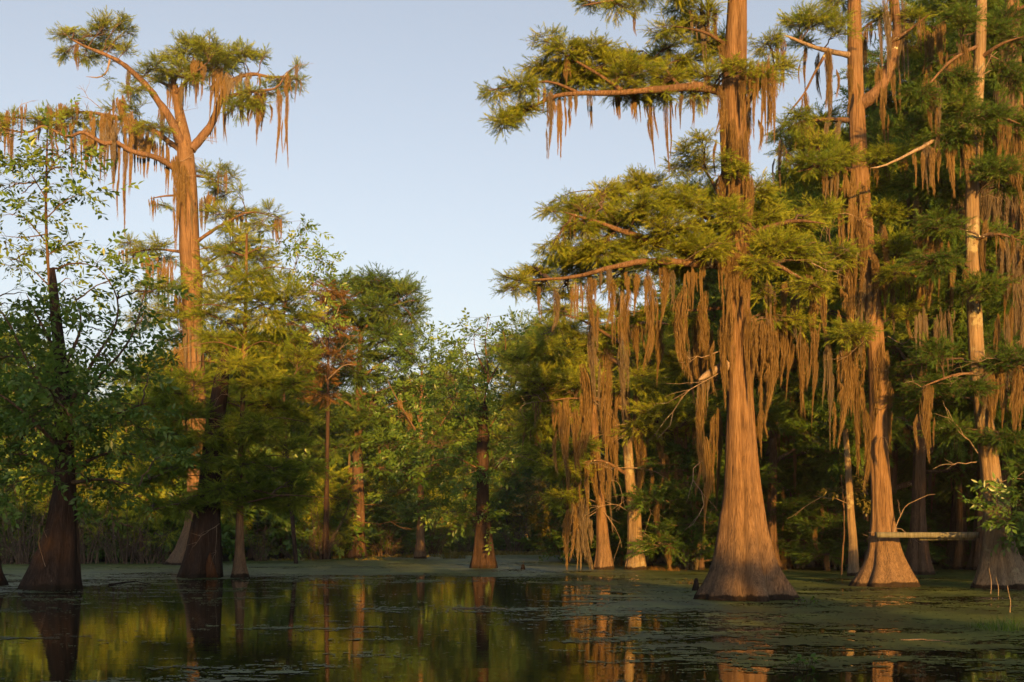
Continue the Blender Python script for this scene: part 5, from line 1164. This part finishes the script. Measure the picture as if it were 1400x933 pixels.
def clump(name, label, cat, x, y, n, h, spread, mat, seed, kind='grass', group=None):
    """rooted water plant made of blades or stalked leaves"""
    r = np.random.default_rng(seed); Dn = depth(y)
    loc = P(x, y, Dn) * [1, 1, 0]
    e = empty(name, loc, label, cat, group)
    mb, st = MB(), MB()
    for i in range(n):
        a = r.uniform(0, 2 * PI); rr = spread * r.uniform(0, 1) ** .6
        b = np.array([math.cos(a) * rr, math.sin(a) * rr * .7, -0.05])
        hh = h * r.uniform(.45, 1.0); d = r.normal(0, .35, 2) + np.array([math.cos(a), math.sin(a)]) * .25
        tt = np.linspace(0, 1, 6)[:, None]
        c = b + np.concatenate([d[0] * hh * tt ** 1.6, d[1] * hh * tt ** 1.6, hh * (tt - .22 * tt ** 3 * abs(d[0]) * 2)], 1)
        if kind == 'grass':
            w = np.array([1, .95, .8, .6, .35, .03])[:, None] * h * .018 * r.uniform(.7, 1.4)
            s = np.array([math.sin(a), -math.cos(a), 0]) * w
            V = np.stack([c - s, c + s], 1).reshape(-1, 3)
            mb.add(V, quads=[[2 * k, 2 * k + 1, 2 * k + 3, 2 * k + 2] for k in range(5)], tint=r.uniform(.1, .9))
        else:
            tubes(st, c[None], np.full((1, 6), h * .014), 4)
            L = h * r.uniform(.22, .42); ax = unit(np.array([d[0], d[1], r.uniform(-.3, .4)])); sd = unit(np.cross(ax, [0.1, 0.2, 1])); up = np.cross(sd, ax)
            th = np.linspace(0, 2 * PI, 11)[:-1]
            ring = c[-1] + ax * (L * .5 * (1 + np.cos(th)))[:, None] + sd * (L * .42 * np.sin(th))[:, None] + up * (0.12 * L * np.sin(th) ** 2)[:, None]
            mb.add(np.vstack([ring, c[-1] + ax * L * .5]), tris=[[k, (k + 1) % 10, 10] for k in range(10)], tint=r.uniform(.1, .9))
    mb.build('leaves' if kind != 'grass' else 'blades', mat, e)
    if st.v: st.build('stems', TWIG, e)
    return e


clump('water_plant', 'small round-leaved water plant floating alone low at the right of centre', 'plant', 1098, 916, 26, 0.20, 0.13, BROAD, 1, 'leaf')
clump('sedge_clump', 'largest low green sedge clump at the right edge of the water', 'plant', 1385, 862, 150, 0.34, 0.5, BROAD, 2)
clump('sedge_clump', 'small low sedge tuft left of the largest sedge clump', 'plant', 1345, 858, 80, 0.22, 0.32, BROAD, 3)
clump('sedge_clump', 'yellow sunlit mound of marsh plants on the far mat left of the dark snag', 'plant', 620, 764, 160, 0.9, 1.0, GOLD, 4)
clump('sedge_clump', 'orange dry sedge between the pale lichened trunk and the big front cypress', 'plant', 918, 781, 120, 0.30, 0.75, RUST, 5)
clump('sedge_clump', 'thin dry sedge beside the foot of the pale lichened trunk', 'plant', 895, 780, 70, 0.32, 0.4, RUST, 6)
clump('water_plant', 'little yellow-green water plant beside the cypress knee at the big front cypress', 'plant', 938, 799, 24, 0.22, 0.25, GOLD, 7, 'leaf')
clump('water_plant', 'dark water plant in front of the right flank of the big front cypress', 'plant', 1100, 826, 30, 0.20, 0.3, BROAD, 8, 'leaf')
clump('water_plant', 'green water plant on the open channel below the left leafy tree', 'plant', 125, 819, 22, 0.16, 0.2, BROAD, 9, 'leaf')
clump('water_plant', 'bright marsh plant at the bank behind the dark broken trunk', 'plant', 228, 768, 80, 0.9, 0.9, GOLD, 10, 'leaf')

# broad-leaved branch reaching in over the end of the plank
t = Tree('leafy_shrub', 'dark broad-leaved shrub in front of the lichened cypress at the right edge', P(1415, 806, depth(806)) * [1, 1, 0], cat='shrub', seed=121, sl=0.42, tint=0.3, leaf=BROAD, tmpl=LEAF, kindb=True)
t.limb([(1415, 808, -.3), (1408, 750, -.5), (1395, 715, -.7), (1372, 710, -.9)], 0.035, 0.01); t.limb([(1416, 808, -.3), (1420, 730, -.6), (1405, 690, -.8)], 0.035, 0.01); t.pads([(1362, 712, 12, 6, -1), (1378, 703, 16, 9, -.9), (1394, 698, 16, 10, -.8), (1402, 718, 16, 10, -.7), (1380, 720, 14, 7, -1), (1405, 680, 14, 9, -.8)], dens=1.6)
t.finish()
t = Tree('leafy_sapling', 'sapling with pale gold leaves in the gap left of the forked cypress with the plank', P(1150, 786, depth(786)) * [1, 1, 0], cat='sapling', seed=122, sl=0.42, tint=0.5, leaf=GOLD, tmpl=LEAF, kindb=True)
t.limb([(1150, 788, 0), (1153, 720, .1), (1150, 650, .1), (1145, 600, .1)], 0.04, 0.012); t.limb([(1152, 690, .1), (1160, 672, -.2), (1172, 668, -.3)], 0.02, 0.008)
t.pads([(1158, 670, 12, 5, -.2), (1172, 676, 9, 4, -.3), (1145, 666, 10, 5, -.2)], dens=0.8)
t.pads([(1150, 632, 14, 7), (1142, 605, 12, 7)], 0.4, dens=0.7, tint=0.1)
t.finish()

# knees, floating sticks
def stick(name, label, cat, pts, r0, mat):
    c = spline([np.array(q, float) for q in pts], 10); b = c[0] * [1, 1, 0]
    e = empty(name, b, label, cat)
    r = np.random.default_rng(len(label)); mb = MB()
    tubes(mb, (c - b + r.normal(0, r0 * .3, c.shape))[None], (np.linspace(r0, r0 * .4, 10) * r.uniform(.85, 1.15, 10))[None], 7)
    mb.build('wood', mat, e, smooth=True); return e


def wp(x, y, z=0.03): return P(x, y, CAMH * FPX / (y - HOR)) * [1, 1, 0] + [0, 0, z]


t = Tree('cypress_knee', 'stubby dark cypress knee standing just left of the big front cypress', P(951, 808, depth(808)) * [1, 1, 0], cat='knee', seed=131, bark=BARKD)
t.trunk_px([(808, 946, 957), (802, 947, 956), (797, 948.5, 955), (791, 950, 954)], flute=0.15, name='stub')
t = Tree('cypress_knee', 'tiny dark cypress knee out on the mat right of the dark snag', P(715, 779, depth(779)) * [1, 1, 0], cat='knee', seed=132, bark=BARKD)
t.trunk_px([(779, 711, 719), (776, 712, 718), (772, 713.5, 716.5)], flute=0.15, name='stub')
stick('floating_branch', 'thin dead branch lying on the mat right of the left leafy tree', 'branch', [wp(150, 801), wp(178, 798, .05), wp(205, 800, .03)], 0.03, BARKD)
stick('floating_branch', 'bent dead twig floating below the golden shrub', 'branch', [wp(716, 779), wp(716, 772, .25), wp(722, 765, .5)], 0.015, DEAD)
stick('floating_branch', 'pale straight stick lying on the dark water in the middle foreground', 'branch', [wp(618, 833, .01), wp(660, 832.5, .02), wp(705, 833.5, .01)], 0.012, DEAD)
stick('floating_branch', 'pale stick lying on the weed at the lower right', 'branch', [wp(1232, 876, .01), wp(1262, 877, .02), wp(1300, 879, .01)], 0.012, DEAD)
for i, (x, y, h, lb) in enumerate(((1354, 812, .75, 'leftmost thin dead reed standing before the lichened cypress'), (1364, 815, .55, 'middle thin dead reed standing before the lichened cypress'), (1380, 838, .6, 'thin dead reed rising from the sedge at the right edge'))):
    q = wp(x, y, -.1); stick('dead_reed', lb, 'reed', [q, q + [.02, 0, h * .5], q + [-.03, .02, h]], 0.012, DEAD)

# ---- the evening air between the trees
mb = MB()
hx0, hx1, hy0, hy1, hz0, hz1 = -720, 720, -220, 1230, -2.0, 62
mb.add([[hx0, hy0, hz0], [hx1, hy0, hz0], [hx1, hy1, hz0], [hx0, hy1, hz0], [hx0, hy0, hz1], [hx1, hy0, hz1], [hx1, hy1, hz1], [hx0, hy1, hz1]],
       quads=[[0, 3, 2, 1], [4, 5, 6, 7], [0, 1, 5, 4], [1, 2, 6, 5], [2, 3, 7, 6], [3, 0, 4, 7]])
m, nt, out = nodes('thin_evening_air')
pv = N(nt, 'ShaderNodeVolumePrincipled'); pv.inputs['Color'].default_value = (0.9, 0.92, 0.95, 1); pv.inputs['Density'].default_value = HAZE; pv.inputs['Anisotropy'].default_value = 0.0
nt.links.new(pv.outputs[0], out.inputs['Volume'])
tag(mb.build('haze', m), 'thin evening haze over the swamp', kind='stuff')

# ================================================================ LIGHT, SKY, CAMERA
w = bpy.data.worlds.new('World'); SC.world = w; w.use_nodes = True
nt = w.node_tree; bg = nt.nodes['Background']
sky = nt.nodes.new('ShaderNodeTexSky'); sky.sky_type = 'NISHITA'; sky.sun_disc = False
sky.sun_elevation = SUN_EL; sky.sun_rotation = PI - SUN_AZ
sky.air_density = 1.0; sky.dust_density = 2.2; sky.ozone_density = 1.5
hs = nt.nodes.new('ShaderNodeHueSaturation'); hs.inputs['Saturation'].default_value = 0.55; nt.links.new(sky.outputs[0], hs.inputs['Color']); tn = nt.nodes.new('ShaderNodeMix'); tn.data_type = 'RGBA'; tn.blend_type = 'MULTIPLY'; tn.inputs[0].default_value = 1; tn.inputs[7].default_value = (0.985, 0.975, 0.995, 1); nt.links.new(hs.outputs[0], tn.inputs[6]); nt.links.new(tn.outputs[2], bg.inputs[0]); bg.inputs[1].default_value = 0.073
sd = bpy.data.lights.new('sun', 'SUN'); sd.energy = 5.0; sd.angle = math.radians(0.5); sd.color = (1.0, 0.475, 0.095)
so = bpy.data.objects.new('sun', sd); COL.objects.link(so)
so.rotation_euler = Vector((-math.sin(SUN_AZ) * math.cos(SUN_EL), math.cos(SUN_AZ) * math.cos(SUN_EL), -math.sin(SUN_EL))).to_track_quat('-Z', 'Y').to_euler()
so.location = (10, -30, 20)
cd = bpy.data.cameras.new('camera'); cam = bpy.data.objects.new('camera', cd); COL.objects.link(cam)
cam.location = (0, 0, CAMH); cam.rotation_euler = (PI / 2, 0, 0)
cd.sensor_width = 36; cd.lens = 36 * FPX / 1400; cd.shift_y = (HOR - 466.5) / 1400; cd.clip_end = 5000; cd.clip_start = 0.05
SC.camera = cam
SC.view_settings.view_transform = 'Standard'; SC.view_settings.look = 'None'; SC.view_settings.gamma = 1; SC.view_settings.exposure = 1.72
SC.view_settings.use_curve_mapping = False
SC.cycles.max_bounces = 6; SC.cycles.diffuse_bounces = 2; SC.cycles.glossy_bounces = 3; SC.cycles.transmission_bounces = 4; SC.cycles.transparent_max_bounces = 4
SC.cycles.use_denoising = True
